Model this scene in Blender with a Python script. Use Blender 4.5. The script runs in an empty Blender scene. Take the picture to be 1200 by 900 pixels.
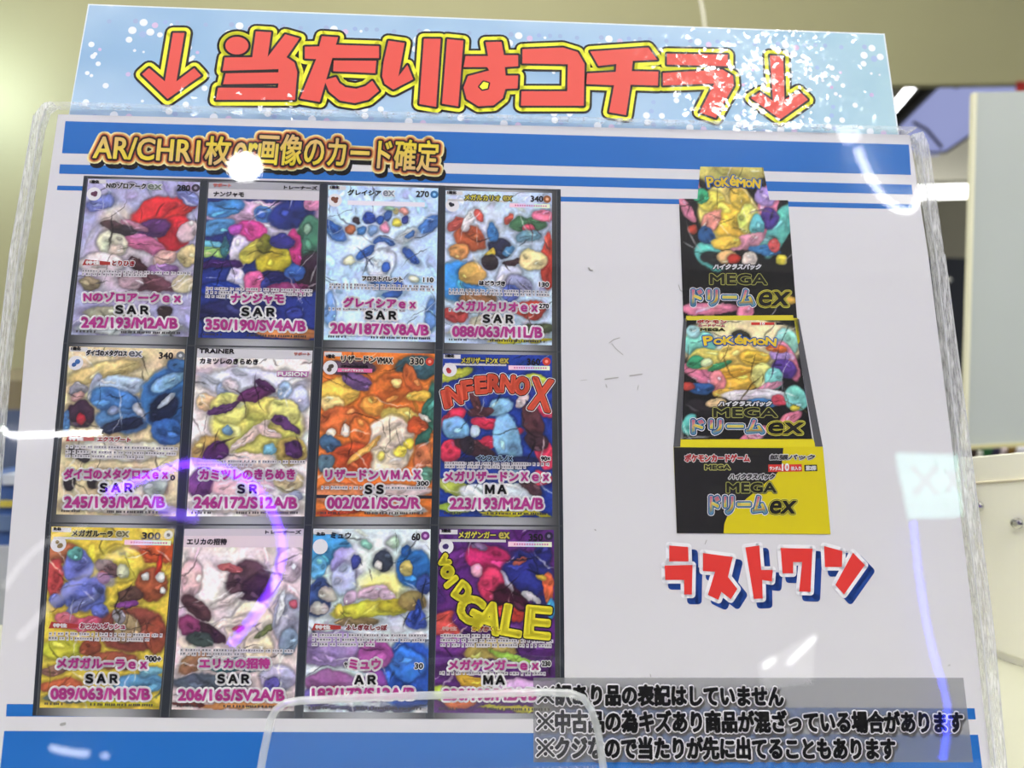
import bpy, math, random
import numpy as np
from mathutils import Vector, Matrix
from mathutils.geometry import tessellate_polygon

# ------------------------------------------------------------------ camera, world, exposure
C = bpy.context.scene
LEAN = math.radians(15.0)                       # the sign leans back on the counter
BASE = Vector((0.0, 0.0, 1.008))                 # foot of the sign, on the counter
AX = Vector((1, 0, 0)); AY = Vector((0, math.sin(LEAN), math.cos(LEAN))); AZ = AX.cross(AY)
SIGN = Matrix((( AX.x, AY.x, AZ.x, BASE.x), (AX.y, AY.y, AZ.y, BASE.y), (AX.z, AY.z, AZ.z, BASE.z), (0, 0, 0, 1)))
RV = np.array([[0.9981755804783349, 0.00771492320298708, 0.059883140337753375],
               [0.016317051760316982, -0.9893671406079602, -0.14452133028407693],
               [0.05813144036225312, 0.1452347790482711, -0.9876880046837714]])   # right, down, forward in sign axes
CS = np.array([0.12674707593457651 - 0.1402, -0.10086108612419896 + 0.186, 0.23477100081931077])
FPX = 850.0
def s2w(p): return SIGN @ Vector(p)
def s2wd(d): return AX * float(d[0]) + AY * float(d[1]) + AZ * float(d[2])
CAMPOS = s2w(CS)
cam_d = bpy.data.cameras.new('camera'); cam = bpy.data.objects.new('camera', cam_d); C.collection.objects.link(cam)
r_, u_, b_ = s2wd(RV[0]), s2wd(-RV[1]), s2wd(-RV[2])
cam.matrix_world = Matrix(((r_.x, u_.x, b_.x, CAMPOS.x), (r_.y, u_.y, b_.y, CAMPOS.y), (r_.z, u_.z, b_.z, CAMPOS.z), (0, 0, 0, 1)))
cam_d.sensor_width = 36; cam_d.lens = FPX / 1200 * 36; cam_d.clip_start = 0.01; cam_d.clip_end = 50
cam_d.dof.use_dof = True; cam_d.dof.focus_distance = 0.237; cam_d.dof.aperture_fstop = 11
C.camera = cam
C.view_settings.view_transform = 'Standard'; C.view_settings.look = 'None'
C.view_settings.gamma = 1; C.view_settings.use_curve_mapping = False
C.view_settings.exposure = 0.11
w = bpy.data.worlds.new('world'); C.world = w; w.use_nodes = True
w.node_tree.nodes['Background'].inputs[0].default_value = (0.95, 0.955, 0.94, 1)
w.node_tree.nodes['Background'].inputs[1].default_value = 0.70
C.cycles.transparent_max_bounces = 24
CEIL_EMIT = 11.0                                  # ceiling light panels
GAIN = 0.98                                       # print density on the papers

# ------------------------------------------------------------------ projection helpers (where a sight line meets a plane of the place)
def ray(u, v): return np.array([(u - 600) / FPX, (v - 450) / FPX, 1.0]) @ RV
def S(u, v, z=0.0):
    d = ray(u, v); t = (z - CS[2]) / d[2]; p = CS + d * t
    return np.array([p[0], p[1]])
def W(u, v, depth):
    return s2w(CS + ray(u, v) * depth)
def hit(u, v, p0, n):
    d = s2wd(ray(u, v)); t = (Vector(p0) - CAMPOS).dot(Vector(n)) / d.dot(Vector(n)); return CAMPOS + d * t
ZF = 0.0016                                       # front skin of the sleeve
WALL_Y, CEIL_Z = -2.2, 2.6
def mirror(u, v, p0=(0, WALL_Y + 0.03, 0), n=(0, 1, 0)):
    d = ray(u, v); t = (ZF - CS[2]) / d[2]; p = CS + d * t; d = d * np.array([1, 1, -1])
    o, dw = s2w(p), s2wd(d); k = (Vector(p0) - o).dot(Vector(n)) / dw.dot(Vector(n)); return o + dw * k

# ------------------------------------------------------------------ object helpers
def lin(c):
    c = np.asarray(c, float) / 255.0
    return np.where(c <= 0.04045, c / 12.92, ((c + 0.055) / 1.055) ** 2.4)
def ink(c): return np.minimum(lin(c) * GAIN, 0.93)
def empty(name, loc=(0, 0, 0), mw=None):
    o = bpy.data.objects.new(name, None); C.collection.objects.link(o); o.empty_display_size = 0.02
    if mw is not None: o.matrix_world = mw
    else: o.location = loc
    return o
def tag(o, label=None, cat=None, group=None, kind=None):
    if label: o['label'] = label
    if cat: o['category'] = cat
    if group: o['group'] = group
    if kind: o['kind'] = kind
    return o
class MB:
    """collects flat or solid shapes, then links them as ONE mesh object"""
    def __init__(s): s.v = []; s.f = []; s.c = []
    def raw(s, verts, faces, col=(1, 1, 1)):
        k = len(s.v); s.v += [tuple(map(float, p)) for p in verts]
        s.f += [tuple(i + k for i in f) for f in faces]
        col = np.asarray(col, float)
        if col.ndim == 1: s.c += [tuple(col)] * len(verts)
        else: s.c += [tuple(x) for x in col]
        return s
    def poly(s, pts, z, col):
        p3 = [Vector((float(p[0]), float(p[1]), 0)) for p in pts]
        tr = tessellate_polygon([p3])
        out = []
        for t in tr:
            a, b, c = (p3[i] for i in t)
            out.append(t if (b - a).cross(c - a).z > 0 else (t[0], t[2], t[1]))
        return s.raw([(p.x, p.y, z) for p in p3], out, col)
    def stroke(s, segs, r, z, col, n=10):
        """round-jointed band of half width r along the segments"""
        seen = set()
        for a, b in segs:
            ax, ay, bx, by = a[0], a[1], b[0], b[1]
            dx, dy = bx - ax, by - ay; L = math.hypot(dx, dy)
            if L > 1e-9:
                nx, ny = -dy / L * r, dx / L * r
                s.raw([(ax - nx, ay - ny, z), (bx - nx, by - ny, z), (bx + nx, by + ny, z), (ax + nx, ay + ny, z)], [(0, 1, 2, 3)], col)
            for x, y in ((ax, ay), (bx, by)):
                k = (round(x, 6), round(y, 6))
                if k in seen: continue
                seen.add(k); s.disc(x, y, r, z, col, n)
        return s
    def line(s, pts, r, z, col, n=10):
        return s.stroke(list(zip(pts[:-1], pts[1:])), r, z, col, n)
    def disc(s, x, y, r, z, col, n=14, ry=None):
        ry = ry or r
        return s.raw([(x + r * math.cos(2 * math.pi * i / n), y + ry * math.sin(2 * math.pi * i / n), z) for i in range(n)], [tuple(range(n))], col)
    def box(s, p0, p1, col=(1, 1, 1)):
        (x0, y0, z0), (x1, y1, z1) = p0, p1
        v = [(x0, y0, z0), (x1, y0, z0), (x1, y1, z0), (x0, y1, z0), (x0, y0, z1), (x1, y0, z1), (x1, y1, z1), (x0, y1, z1)]
        return s.raw(v, [(3, 2, 1, 0), (4, 5, 6, 7), (0, 1, 5, 4), (1, 2, 6, 5), (2, 3, 7, 6), (3, 0, 4, 7)], col)
    def slab(s, pts, z0, z1, col=(1, 1, 1)):
        """solid prism over a polygon in the xy plane"""
        n = len(pts); s.poly(pts, z1, col)
        p3 = [Vector((float(p[0]), float(p[1]), 0)) for p in pts]
        out = []
        for t in tessellate_polygon([p3]):
            a, b, c = (p3[i] for i in t)
            out.append((t[0], t[2], t[1]) if (b - a).cross(c - a).z > 0 else t)
        s.raw([(p.x, p.y, z0) for p in p3], out, col)
        v = [(p[0], p[1], z0) for p in pts] + [(p[0], p[1], z1) for p in pts]
        return s.raw(v, [(i, (i + 1) % n, n + (i + 1) % n, n + i) for i in range(n)], col)
    def prism(s, quad, back, col=(1, 1, 1)):
        """solid between a world-space polygon and the same polygon moved by a vector"""
        n = len(quad); b = Vector(back); q = [Vector(p) for p in quad]; q2 = [p + b for p in q]
        return s.raw([tuple(p) for p in q + q2], [tuple(range(n)), tuple(reversed(range(n, 2 * n)))] + [(i, i + n, (i + 1) % n + n, (i + 1) % n) for i in range(n)], col)
    def tube(s, pts, r, n=10, col=(1, 1, 1)):
        pts = [Vector(p) for p in pts]; v = []; N = len(pts); up = None
        for i, p in enumerate(pts):
            t = (pts[min(i + 1, N - 1)] - pts[max(i - 1, 0)]).normalized()
            if up is None: up = t.orthogonal().normalized()
            up = (up - t * up.dot(t)).normalized(); sd = t.cross(up)
            v += [tuple(p + (up * math.cos(2 * math.pi * k / n) + sd * math.sin(2 * math.pi * k / n)) * r) for k in range(n)]
        f = [(i * n + k, i * n + (k + 1) % n, (i + 1) * n + (k + 1) % n, (i + 1) * n + k) for i in range(N - 1) for k in range(n)]
        f += [tuple(reversed(range(n))), tuple(range((N - 1) * n, N * n))]
        return s.raw(v, f, col)
    def build(s, name, mat, parent=None, loc=None):
        me = bpy.data.meshes.new(name)
        vv = np.array(s.v, float)
        if loc is not None: vv = vv - np.array(loc)
        me.from_pydata([tuple(p) for p in vv], [], s.f)
        ca = me.color_attributes.new('Col', 'FLOAT_COLOR', 'POINT')
        cc = np.ones((len(s.v), 4), np.float32); cc[:, :3] = np.array(s.c, np.float32); ca.data.foreach_set('color', cc.ravel())
        me.materials.append(mat); me.update()
        o = bpy.data.objects.new(name, me); C.collection.objects.link(o)
        if parent: o.parent = parent
        if loc is not None: o.location = loc
        return o

# ------------------------------------------------------------------ materials
def mat(name, col=None, rough=0.5, attr=False, spec=0.5, metal=0.0, emit=None, noise=0, nscale=60, coat=0, bump=0, bscale=200):
    m = bpy.data.materials.new(name); m.use_nodes = True; nt = m.node_tree; p = nt.nodes['Principled BSDF']
    p.inputs['Roughness'].default_value = rough; p.inputs['Metallic'].default_value = metal
    p.inputs['Specular IOR Level'].default_value = spec; p.inputs['Coat Weight'].default_value = coat; p.inputs['Coat Roughness'].default_value = 0.06
    src = None
    if attr:
        a = nt.nodes.new('ShaderNodeAttribute'); a.attribute_name = 'Col'; src = a.outputs['Color']
    elif col is not None:
        c = nt.nodes.new('ShaderNodeRGB'); c.outputs[0].default_value = (*lin(col), 1); src = c.outputs[0]
    if src:
        if noise:
            t = nt.nodes.new('ShaderNodeTexNoise'); t.inputs['Scale'].default_value = nscale; t.inputs['Detail'].default_value = 4
            tc = nt.nodes.new('ShaderNodeTexCoord'); nt.links.new(tc.outputs['Object'], t.inputs['Vector'])
            mr = nt.nodes.new('ShaderNodeMapRange'); mr.inputs['From Min'].default_value = .3; mr.inputs['From Max'].default_value = .7
            mr.inputs['To Min'].default_value = 1 - noise; mr.inputs['To Max'].default_value = 1.0
            nt.links.new(t.outputs['Fac'], mr.inputs['Value'])
            mx = nt.nodes.new('ShaderNodeMix'); mx.data_type = 'RGBA'; mx.blend_type = 'MULTIPLY'; mx.inputs['Factor'].default_value = 1
            nt.links.new(src, mx.inputs['A']); nt.links.new(mr.outputs[0], mx.inputs['B']); src = mx.outputs['Result']
        nt.links.new(src, p.inputs['Base Color'])
    if bump:
        t = nt.nodes.new('ShaderNodeTexNoise'); t.inputs['Scale'].default_value = bscale; t.inputs['Detail'].default_value = 3
        tc = nt.nodes.new('ShaderNodeTexCoord'); nt.links.new(tc.outputs['Object'], t.inputs['Vector'])
        b = nt.nodes.new('ShaderNodeBump'); b.inputs['Strength'].default_value = bump; b.inputs['Distance'].default_value = 0.001
        nt.links.new(t.outputs['Fac'], b.inputs['Height']); nt.links.new(b.outputs[0], p.inputs['Coat Normal'])
    if emit:
        p.inputs['Emission Color'].default_value = (*emit[0], 1); p.inputs['Emission Strength'].default_value = emit[1]
    return m
def clear(name, rough=0.02, milk=0.0, ior=1.45, tint=(1, 1, 1), scratches=0.0, milkcol=(.9, .9, .92), nscale=700, stretch=.45):
    """thin clear plastic: see-through with a mirror skin, optionally milky where it is scuffed"""
    m = bpy.data.materials.new(name); m.use_nodes = True; nt = m.node_tree; nt.nodes.clear()
    out = nt.nodes.new('ShaderNodeOutputMaterial'); tr = nt.nodes.new('ShaderNodeBsdfTransparent'); tr.inputs[0].default_value = (*tint, 1)
    gl = nt.nodes.new('ShaderNodeBsdfGlossy'); gl.inputs['Roughness'].default_value = rough
    f0 = ((ior - 1) / (ior + 1)) ** 2             # skin reflection, the same from both sides of the film
    lw = nt.nodes.new('ShaderNodeLayerWeight'); lw.inputs[0].default_value = .5
    pw = nt.nodes.new('ShaderNodeMath'); pw.operation = 'POWER'; nt.links.new(lw.outputs['Facing'], pw.inputs[0]); pw.inputs[1].default_value = 5
    fr = nt.nodes.new('ShaderNodeMath'); fr.operation = 'MULTIPLY_ADD'; nt.links.new(pw.outputs[0], fr.inputs[0]); fr.inputs[1].default_value = 1 - f0; fr.inputs[2].default_value = f0
    mx = nt.nodes.new('ShaderNodeMixShader'); nt.links.new(fr.outputs[0], mx.inputs[0]); nt.links.new(tr.outputs[0], mx.inputs[1]); nt.links.new(gl.outputs[0], mx.inputs[2])
    res = mx.outputs[0]
    if milk or scratches:
        df = nt.nodes.new('ShaderNodeBsdfDiffuse'); df.inputs[0].default_value = (*milkcol, 1)
        tl = nt.nodes.new('ShaderNodeBsdfTranslucent'); tl.inputs[0].default_value = (*milkcol, 1)
        ad = nt.nodes.new('ShaderNodeMixShader'); ad.inputs[0].default_value = .4; nt.links.new(df.outputs[0], ad.inputs[1]); nt.links.new(tl.outputs[0], ad.inputs[2])
        m2 = nt.nodes.new('ShaderNodeMixShader'); nt.links.new(res, m2.inputs[1]); nt.links.new(ad.outputs[0], m2.inputs[2])
        if scratches:
            tc = nt.nodes.new('ShaderNodeTexCoord'); mp = nt.nodes.new('ShaderNodeMapping'); mp.inputs['Scale'].default_value = (1, stretch, 1)
            t = nt.nodes.new('ShaderNodeTexNoise'); t.inputs['Scale'].default_value = nscale; t.inputs['Detail'].default_value = 5
            nt.links.new(tc.outputs['Object'], mp.inputs[0]); nt.links.new(mp.outputs[0], t.inputs['Vector'])
            mr = nt.nodes.new('ShaderNodeMapRange'); mr.inputs['From Min'].default_value = .45; mr.inputs['From Max'].default_value = .7
            mr.inputs['To Min'].default_value = milk; mr.inputs['To Max'].default_value = milk + scratches
            nt.links.new(t.outputs['Fac'], mr.inputs[0]); nt.links.new(mr.outputs[0], m2.inputs[0])
        else: m2.inputs[0].default_value = milk
        res = m2.outputs[0]
    nt.links.new(res, out.inputs[0]); return m
def glow(name, col, k): return mat(name, (255, 255, 255), emit=(tuple(lin(col)), k))
INK = mat('printed_ink', attr=True, rough=.55, spec=.25)
HEADINK = mat('laminated_ink', attr=True, rough=.5, spec=.3, coat=.8)
_t = HEADINK.node_tree; _p = _t.nodes['Principled BSDF']; _p.inputs['Coat Roughness'].default_value = .02
# crinkled film: small facets, each tilted a little its own way
_tc = _t.nodes.new('ShaderNodeTexCoord'); _nz = _t.nodes.new('ShaderNodeTexNoise'); _nz.inputs['Scale'].default_value = 300
_ad = _t.nodes.new('ShaderNodeVectorMath'); _ad.operation = 'MULTIPLY_ADD'; _ad.inputs[1].default_value = (.004, .004, .004)
_vo = _t.nodes.new('ShaderNodeTexVoronoi'); _vo.inputs['Scale'].default_value = 650
_sb = _t.nodes.new('ShaderNodeVectorMath'); _sb.operation = 'MULTIPLY_ADD'; _sb.inputs[1].default_value = (.095,) * 3; _sb.inputs[2].default_value = (-.0475,) * 3
_ge = _t.nodes.new('ShaderNodeNewGeometry'); _sm = _t.nodes.new('ShaderNodeVectorMath'); _nm = _t.nodes.new('ShaderNodeVectorMath'); _nm.operation = 'NORMALIZE'
_L = _t.links.new
_L(_tc.outputs['Object'], _nz.inputs['Vector']); _L(_nz.outputs['Color'], _ad.inputs[0]); _L(_tc.outputs['Object'], _ad.inputs[2]); _L(_ad.outputs[0], _vo.inputs['Vector'])
_L(_vo.outputs['Color'], _sb.inputs[0]); _L(_sb.outputs[0], _sm.inputs[0]); _L(_ge.outputs['Normal'], _sm.inputs[1]); _L(_sm.outputs[0], _nm.inputs[0]); _L(_nm.outputs[0], _p.inputs['Coat Normal'])
PAPER = mat('white_paper', (216, 215, 218), rough=.6, spec=.25, noise=.025, nscale=30)
SCREEN = mat('grey_film', (150, 152, 154), rough=.6)
_t = SCREEN.node_tree; _tr = _t.nodes.new('ShaderNodeBsdfTransparent'); _mx = _t.nodes.new('ShaderNodeMixShader'); _mx.inputs[0].default_value = .52
_t.links.new(_tr.outputs[0], _mx.inputs[1]); _t.links.new(_t.nodes['Principled BSDF'].outputs[0], _mx.inputs[2]); _t.links.new(_mx.outputs[0], _t.nodes['Material Output'].inputs[0])

# ------------------------------------------------------------------ room
def struct(name, mb, m): return tag(mb.build(name, m), kind='structure')
OLIVE = mat('olive_wall_paint', (168, 165, 124), rough=.7, noise=.06, nscale=3)
CREAM = mat('cream_melamine', (236, 236, 220), rough=.35)
struct('floor', MB().box((-4, -2.3, -.1), (4, 4.6, 0)), mat('grey_floor_tiles', (170, 168, 160), rough=.5, noise=.1, nscale=5))
struct('ceiling', MB().box((-4, -2.3, CEIL_Z), (4, 4.6, CEIL_Z + .1)), mat('white_ceiling', (200, 200, 194), rough=.8))
struct('wall_front', MB().box((-4, WALL_Y - .1, 0), (4, WALL_Y, CEIL_Z)), mat('pale_wall', (96, 96, 100), rough=.8))
BY = 1.45                                          # olive wall with an opening at its right
q = hit(1030, 100, (0, BY, 0), (0, 1, 0)); xo, zo = q.x, q.z
zo2 = hit(1200, 95, (0, BY, 0), (0, 1, 0)).z
m_ = MB()
m_.prism([(-3, BY, 0), (xo, BY, 0), (xo, BY, zo), (3.0, BY, zo2 + (zo2 - zo) * 4), (3.0, BY, CEIL_Z), (-3, BY, CEIL_Z)], (0, .03, 0))
struct('wall_back', m_, OLIVE)
struct('wall_far', MB().box((-4, 4.5, 0), (4, 4.6, CEIL_Z)), mat('far_wall_paint', (150, 146, 128), rough=.8))

# counter the sign stands on, and the cream unit beside it
cb = [hit(1145, 763, (0, 0, 1.0), (0, 0, 1)), hit(1200, 782, (0, 0, 1.0), (0, 0, 1))]
e_ = (cb[1] - cb[0]).normalized(); nrm = Vector((e_.y, -e_.x, 0)).normalized()
counter = empty('counter', (0, .05, 0)); tag(counter, 'cream counter top the clear sleeve and clear stand rest on', 'counter')
MB().box((-.75, -.14, .965), (.95, .12, 1.0)).build('worktop', mat('cream_worktop', (180, 180, 160), rough=.4), counter).location = (0, -.05, 0)
MB().box((-.73, -.11, 0), (.93, .10, .965)).build('base_panel', CREAM, counter).location = (0, -.05, 0)

cab = empty('cabinet', (0, 0, 0))
F0 = lambda u, v, o=0.0: hit(u, v, cb[0] + nrm * o, nrm)
pl = lambda a, z: Vector((a.x, a.y, z))
zt = F0(1165, 534).z
A0 = cb[0] - e_ * .018; A1 = cb[0] + e_ * .075
back = -nrm * .004 if nrm.y < 0 else nrm * .004
if back.y < 0: back = -back
frontn = -back.normalized()
cab.location = (A0.x, A0.y, 1.0)
def cpart(name, mb, m, par): 
    return mb.build(name, m, par) if par is not cab else mb.build(name, m, cab, None)
inv = Vector(cab.location)
def cq(pts): return [Vector(p) - inv for p in pts]
t_l, t_r = F0(1122, 538), F0(1260, 525.5)
MB().prism(cq([pl(t_l, 1.0), pl(t_r, 1.0), t_r, t_l]), back).build('body', mat('cream_cabinet', (252, 251, 230), rough=.35), cab)
dp = [F0(1143, 566), F0(1214, 561), F0(1214, 790), F0(1157, 762)]
dp[2].z = 1.004; dp[3].z = 1.004
mid = [p for p in dp]
MB().prism(cq([p + frontn * .0012 for p in mid]), -frontn * .0012).build('door_panel', mat('cream_door', (252, 251, 230), rough=.35), cab)
gl_ = MB()
for a, b in ((dp[0], dp[1]), (dp[0], dp[3])): gl_.tube(cq([a + frontn * .0012, b + frontn * .0012]), .0006, 6)
gl_.build('door_seam', mat('seam_shadowless_brown', (196, 188, 160), rough=.6), cab)
METAL = mat('polished_steel', (205, 205, 200), rough=.18, metal=1)
for (u, v, r) in ((1148, 592, .0024), (1194, 612, .0024), (1140, 550, .0012)):
    p = F0(u, v) + frontn * .002 - inv
    k = MB(); zr = frontn; xr = Vector((0, 0, 1)).cross(zr).normalized(); yr = zr.cross(xr)
    prof = [(0, 1.0), (.5, 1.0), (.8, .8), (1.0, .4)]; vs = []
    for h_, s_ in prof: vs += [tuple(p + zr * (h_ * r) + (xr * math.cos(a * .5236) + yr * math.sin(a * .5236)) * r * s_) for a in range(12)]
    fs = [(i * 12 + a, i * 12 + (a + 1) % 12, (i + 1) * 12 + (a + 1) % 12, (i + 1) * 12 + a) for i in range(3) for a in range(12)] + [tuple(range(36, 48))]
    k.raw(vs, fs).build('screw', METAL, cab)
tag(cab, 'cream cabinet with steel screws standing on the counter right of the sleeve', 'cabinet')

# grey board above the cabinet
board = empty('sign_board', W(1250, 525, .62)); bi = Vector(board.location)
GREY = mat('grey_board_face', (180, 187, 182), rough=.6, noise=.03, nscale=12)
bq = [W(1131, 523, .62), W(1330, 512, .62), W(1342, 104, .62), W(1142, 108, .62)]
bk = s2wd(RV[2]) * .004
MB().prism([p - bi for p in bq], bk).build('face', GREY, board)
MB().prism([p - bi for p in (W(1130.2, 527, .617), W(1330, 516, .617), W(1330, 511.5, .617), W(1130.5, 522.5, .617))], bk * 1.2).build('bottom_rail', mat('olive_rail', (196, 190, 140), rough=.5), board)
MB().prism([p - bi for p in (W(1129.6, 523, .617), W(1134, 523, .617), W(1145.5, 108, .617), W(1141, 108, .617))], bk * 1.2).build('edge_strip', mat('cream_strip', (226, 224, 196), rough=.5), board)
lg = W(1290, 516, .64); MB().box((lg.x - bi.x - .012, lg.y - bi.y, .0 - bi.z), (lg.x - bi.x + .012, lg.y - bi.y + .02, lg.z - bi.z)).build('post', GREY, board)
tag(board, 'large plain grey board with cream edge above the cream cabinet', 'board')

# goods seen in the slit between board and cabinet: boxes on a shelf
sz = W(1165, 552, 1.0).z
shelf = MB().box((.45, .72, sz - .02), (1.05, 1.0, sz)); shelf.box((.47, .74, 0), (.5, .98, sz - .02)); shelf.box((1.0, .74, 0), (1.03, .98, sz - .02))
tag(shelf.build('display_shelf', mat('dark_shelf', (60, 58, 52), rough=.5)), 'dark shelf holding small boxes, seen in the slit above the cabinet', 'shelf')
goods = [((1126, 1146), (58, 46, 40), 'dark brown'), ((1147, 1152), (222, 220, 205), 'white'), ((1153, 1163), (40, 92, 52), 'green'), ((1163.5, 1173), (48, 44, 66), 'navy'), ((1174, 1180), (205, 190, 190), 'pale pink'), ((1181, 1191), (120, 92, 40), 'tan'), ((1192, 1206), (228, 226, 230), 'white and lilac')]
for i, ((u0, u1), c, nm) in enumerate(goods):
    a, b = hit(u0, 520, (0, .8, 0), (0, 1, 0)), hit(u1, 520, (0, .8, 0), (0, 1, 0))
    h_ = hit(1160, [520, 529, 521, 520, 522, 519, 521][i], (0, .8, 0), (0, 1, 0)).z
    bx = MB().box((a.x, .8, sz), (b.x, .88, h_), lin(c)); bx.box((a.x, .7985, sz + (h_ - sz) * .7), (b.x, .8, sz + (h_ - sz) * .82), lin([min(255, x + 50) for x in c]))
    tag(bx.build('product_box', INK), ['dark brown box at the left end of the slit under the grey board', 'short white box beside the dark brown box in the slit', 'green box in the slit under the grey board',
        'navy box right of the green box in the slit', 'narrow pale pink box in the slit under the grey board', 'tan box in the slit under the grey board', 'white and lilac box at the right end of the slit'][i], 'box', 'boxes in the slit under the grey board')

# things seen through the opening on the right
dq = [W(1052, 150, 2.6), W(1089, 178, 2.6), W(1108, 177, 2.6), W(1215, 105, 2.6), W(1225, 88, 2.6), W(1100, 88, 2.6)]
vs_ = empty('overhead_display', W(1120, 110, 2.6)); vi = Vector(vs_.location)
MB().prism([p - vi for p in dq], s2wd(RV[2]) * .05).build('screen', mat('violet_panel', (146, 150, 200), rough=.3, emit=(tuple(lin((150, 158, 206))), .8)), vs_)
BLACK = mat('black_plastic', (22, 22, 26), rough=.4)
def bar(pts, r, name, m, par): return MB().tube([p - vi for p in pts], r, 8).build(name, m, par)
bar([W(1050, 152, 2.58), W(1089, 179, 2.58), W(1108, 178.5, 2.58), W(1215, 106, 2.58)], .005, 'frame', BLACK, vs_)
bar([W(1070, 143, 2.58), W(1086, 152, 2.58), W(1104, 173, 2.58)], .006, 'crease', mat('grey_violet', (92, 86, 118), rough=.5), vs_)
bar([W(1046, 146, 2.56), W(1094, 98, 2.56)], .024, 'support_arm', BLACK, vs_)
MB().tube([W(1120, 104, 2.6) - vi, W(1120, 104, 2.6) - vi + Vector((0, 0, CEIL_Z - W(1120, 104, 2.6).z))], .008, 8).build('hanger', BLACK, vs_)
tag(vs_, 'violet hanging panel with black frame beyond the opening, right of the header', 'display')
def lamp_tube(name, pts, r, m, label, cat='lamp', group=None, bracket=None, mbr=None):
    pts = [Vector(p) for p in pts]; o = empty(name, pts[0])
    MB().tube([p - pts[0] for p in pts], r, 10).build('tube', m, o)
    for p in (pts[0], pts[-1]): MB().tube([p - pts[0], p - pts[0] + Vector(bracket)], r * .6, 8).build('bracket', mbr or METAL, o)
    return tag(o, label, cat, group)
lamp_tube('tube_lamp', [W(1036, 140, 2.7), W(1068, 102, 2.7)], .016, glow('white_tube', (255, 255, 255), 6), 'white tube lamp beside the violet panel under the olive beam', bracket=(0, 0, .5))
lamp_tube('strip_light', [W(1060, 226, 3.2), W(1180, 223, 3.2)], .03, glow('strip_glow', (255, 255, 248), 5), 'bright white strip light in the gap left of the grey board', bracket=(0, 0, CEIL_Z - W(1060, 226, 3.2).z))
tag(MB().prism([W(1040, 212, 3.4), W(1220, 210, 3.4), W(1220, 150, 3.4), W(1040, 150, 3.4)], (0, .9, 0)).build('light_box_shelf', mat('cream_shelf', (226, 222, 205), rough=.6)), 'cream overhead cupboard beyond the opening, above the strip light', 'cupboard')
d0, d1 = W(1040, 300, 2.0), W(1165, 300, 2.0)
dcup = tag(MB().box((d0.x, d0.y, 0), (d1.x, d0.y + .25, d0.z)).build('dark_cupboard', mat('navy_black', (16, 22, 34), rough=.35)), 'black cupboard beyond the opening, seen between sleeve and grey board', 'cupboard')
p = hit(1109, 328, (0, d0.y, 0), (0, 1, 0)); kb = MB()  # knob on the cupboard's front
for i in range(5): kb.tube([p + Vector((0, -.004 * i, 0)), p + Vector((0, -.004 * (i + 1), 0))], .009 * math.cos(i * .28), 12)
kb.build('knob', METAL, dcup)['label'] = 'steel knob'
p = hit(1190, 108, (0, BY, 0), (0, 1, 0)); rk = MB().box((p.x, BY - .006, p.z), (p.x + .03, BY, p.z + .022)); rk.tube([(p.x + .006, BY - .008, p.z + .018), (p.x + .006, BY, p.z + .018)], .004, 8) 
tag(rk.build('red_tag', mat('red_plastic', (170, 40, 36), rough=.4)), 'small red tag hanging under the olive beam above the grey board', 'tag')
lamp = W(820, -40, 1.3)
cord = MB().tube([W(816, -60, 1.35), W(820, -5, 1.35), W(824, 15, 1.35), W(829, 60, 1.35), W(829, 180, 1.35)], .0028, 8)
tag(cord.build('cable', mat('white_cord', (226, 224, 205), rough=.5)), 'thin white cord hanging in front of the olive wall above the header', 'cable')

# blurred goods low on the left, behind the sleeve's edge
bb = empty('storage_crate', W(0, 740, .6)); bbi = Vector(bb.location)
def crate(u0, v0, u1, v1, d, c, name):
    MB().prism([W(u0, v1, d) - bbi, W(u1, v1, d) - bbi, W(u1, v0, d) - bbi, W(u0, v0, d) - bbi], s2wd(RV[2]) * .08).build(name, mat(name + '_paint', c, rough=.5, noise=.25, nscale=40), bb)
crate(-60, 560, 120, 760, .6, (44, 84, 150), 'blue_wall')
crate(-60, 587, 120, 594, .597, (205, 190, 70), 'yellow_band')
crate(2, 556, 18, 568, .597, (205, 212, 225), 'white_label')
crate(-60, 604, 120, 622, .597, (86, 110, 150), 'grey_band')
crate(-60, 640, 120, 760, .597, (186, 190, 200), 'pale_base')
tag(bb, 'blue storage crate with yellow band, behind the left edge of the sleeve', 'crate')
st = MB().prism([W(-60, 480, 1.0), W(110, 480, 1.0), W(110, 448, 1.0), W(-60, 444, 1.0)], (0, .15, 0), lin((120, 110, 84)))
st.prism([W(-60, 600, 1.0), W(110, 600, 1.0), W(110, 480, 1.0), W(-60, 480, 1.0)], (0, .15, 0), lin((70, 84, 112)))
stz = W(0, 600, 1.0).z; q0, q1 = W(-60, 600, 1.0), W(110, 600, 1.0)
st.box((q0.x, q0.y, 0), (q1.x, q0.y + .15, stz), lin((60, 64, 76)))
tag(st.build('stock_cupboard', INK), 'grey blue cupboard with tan top in front of the olive wall', 'cupboard')

# ------------------------------------------------------------------ lamps behind the photographer (seen only as reflections in the plastic)
for i, (x, y) in enumerate(((-.95, -.55), (.55, -.55), (-.2, .55))):
    o = empty('ceiling_light', (x, y, CEIL_Z))
    MB().box((-.6, -.3, -.03), (.6, .3, 0)).build('frame', mat('light_frame', (235, 235, 235)), o)
    MB().box((-.57, -.27, -.034), (.57, .27, -.03)).build('diffuser', glow('ceiling_glow', (255, 253, 246), CEIL_EMIT), o)
    tag(o, ['ceiling light panel above and left of the photographer', 'ceiling light panel above and right of the photographer', 'ceiling light panel above the olive wall'][i], 'ceiling light', 'ceiling light panels')
def cm(u, v): return mirror(u, v, (0, 0, CEIL_Z - .03), (0, 0, -1))
c0, ex, ey = cm(287, 196), cm(308, 196), cm(287, 178)
o = empty('downlight', (c0.x, c0.y, CEIL_Z)); dm = MB(); rr = ((ex - c0).length + (ey - c0).length) / 2
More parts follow.
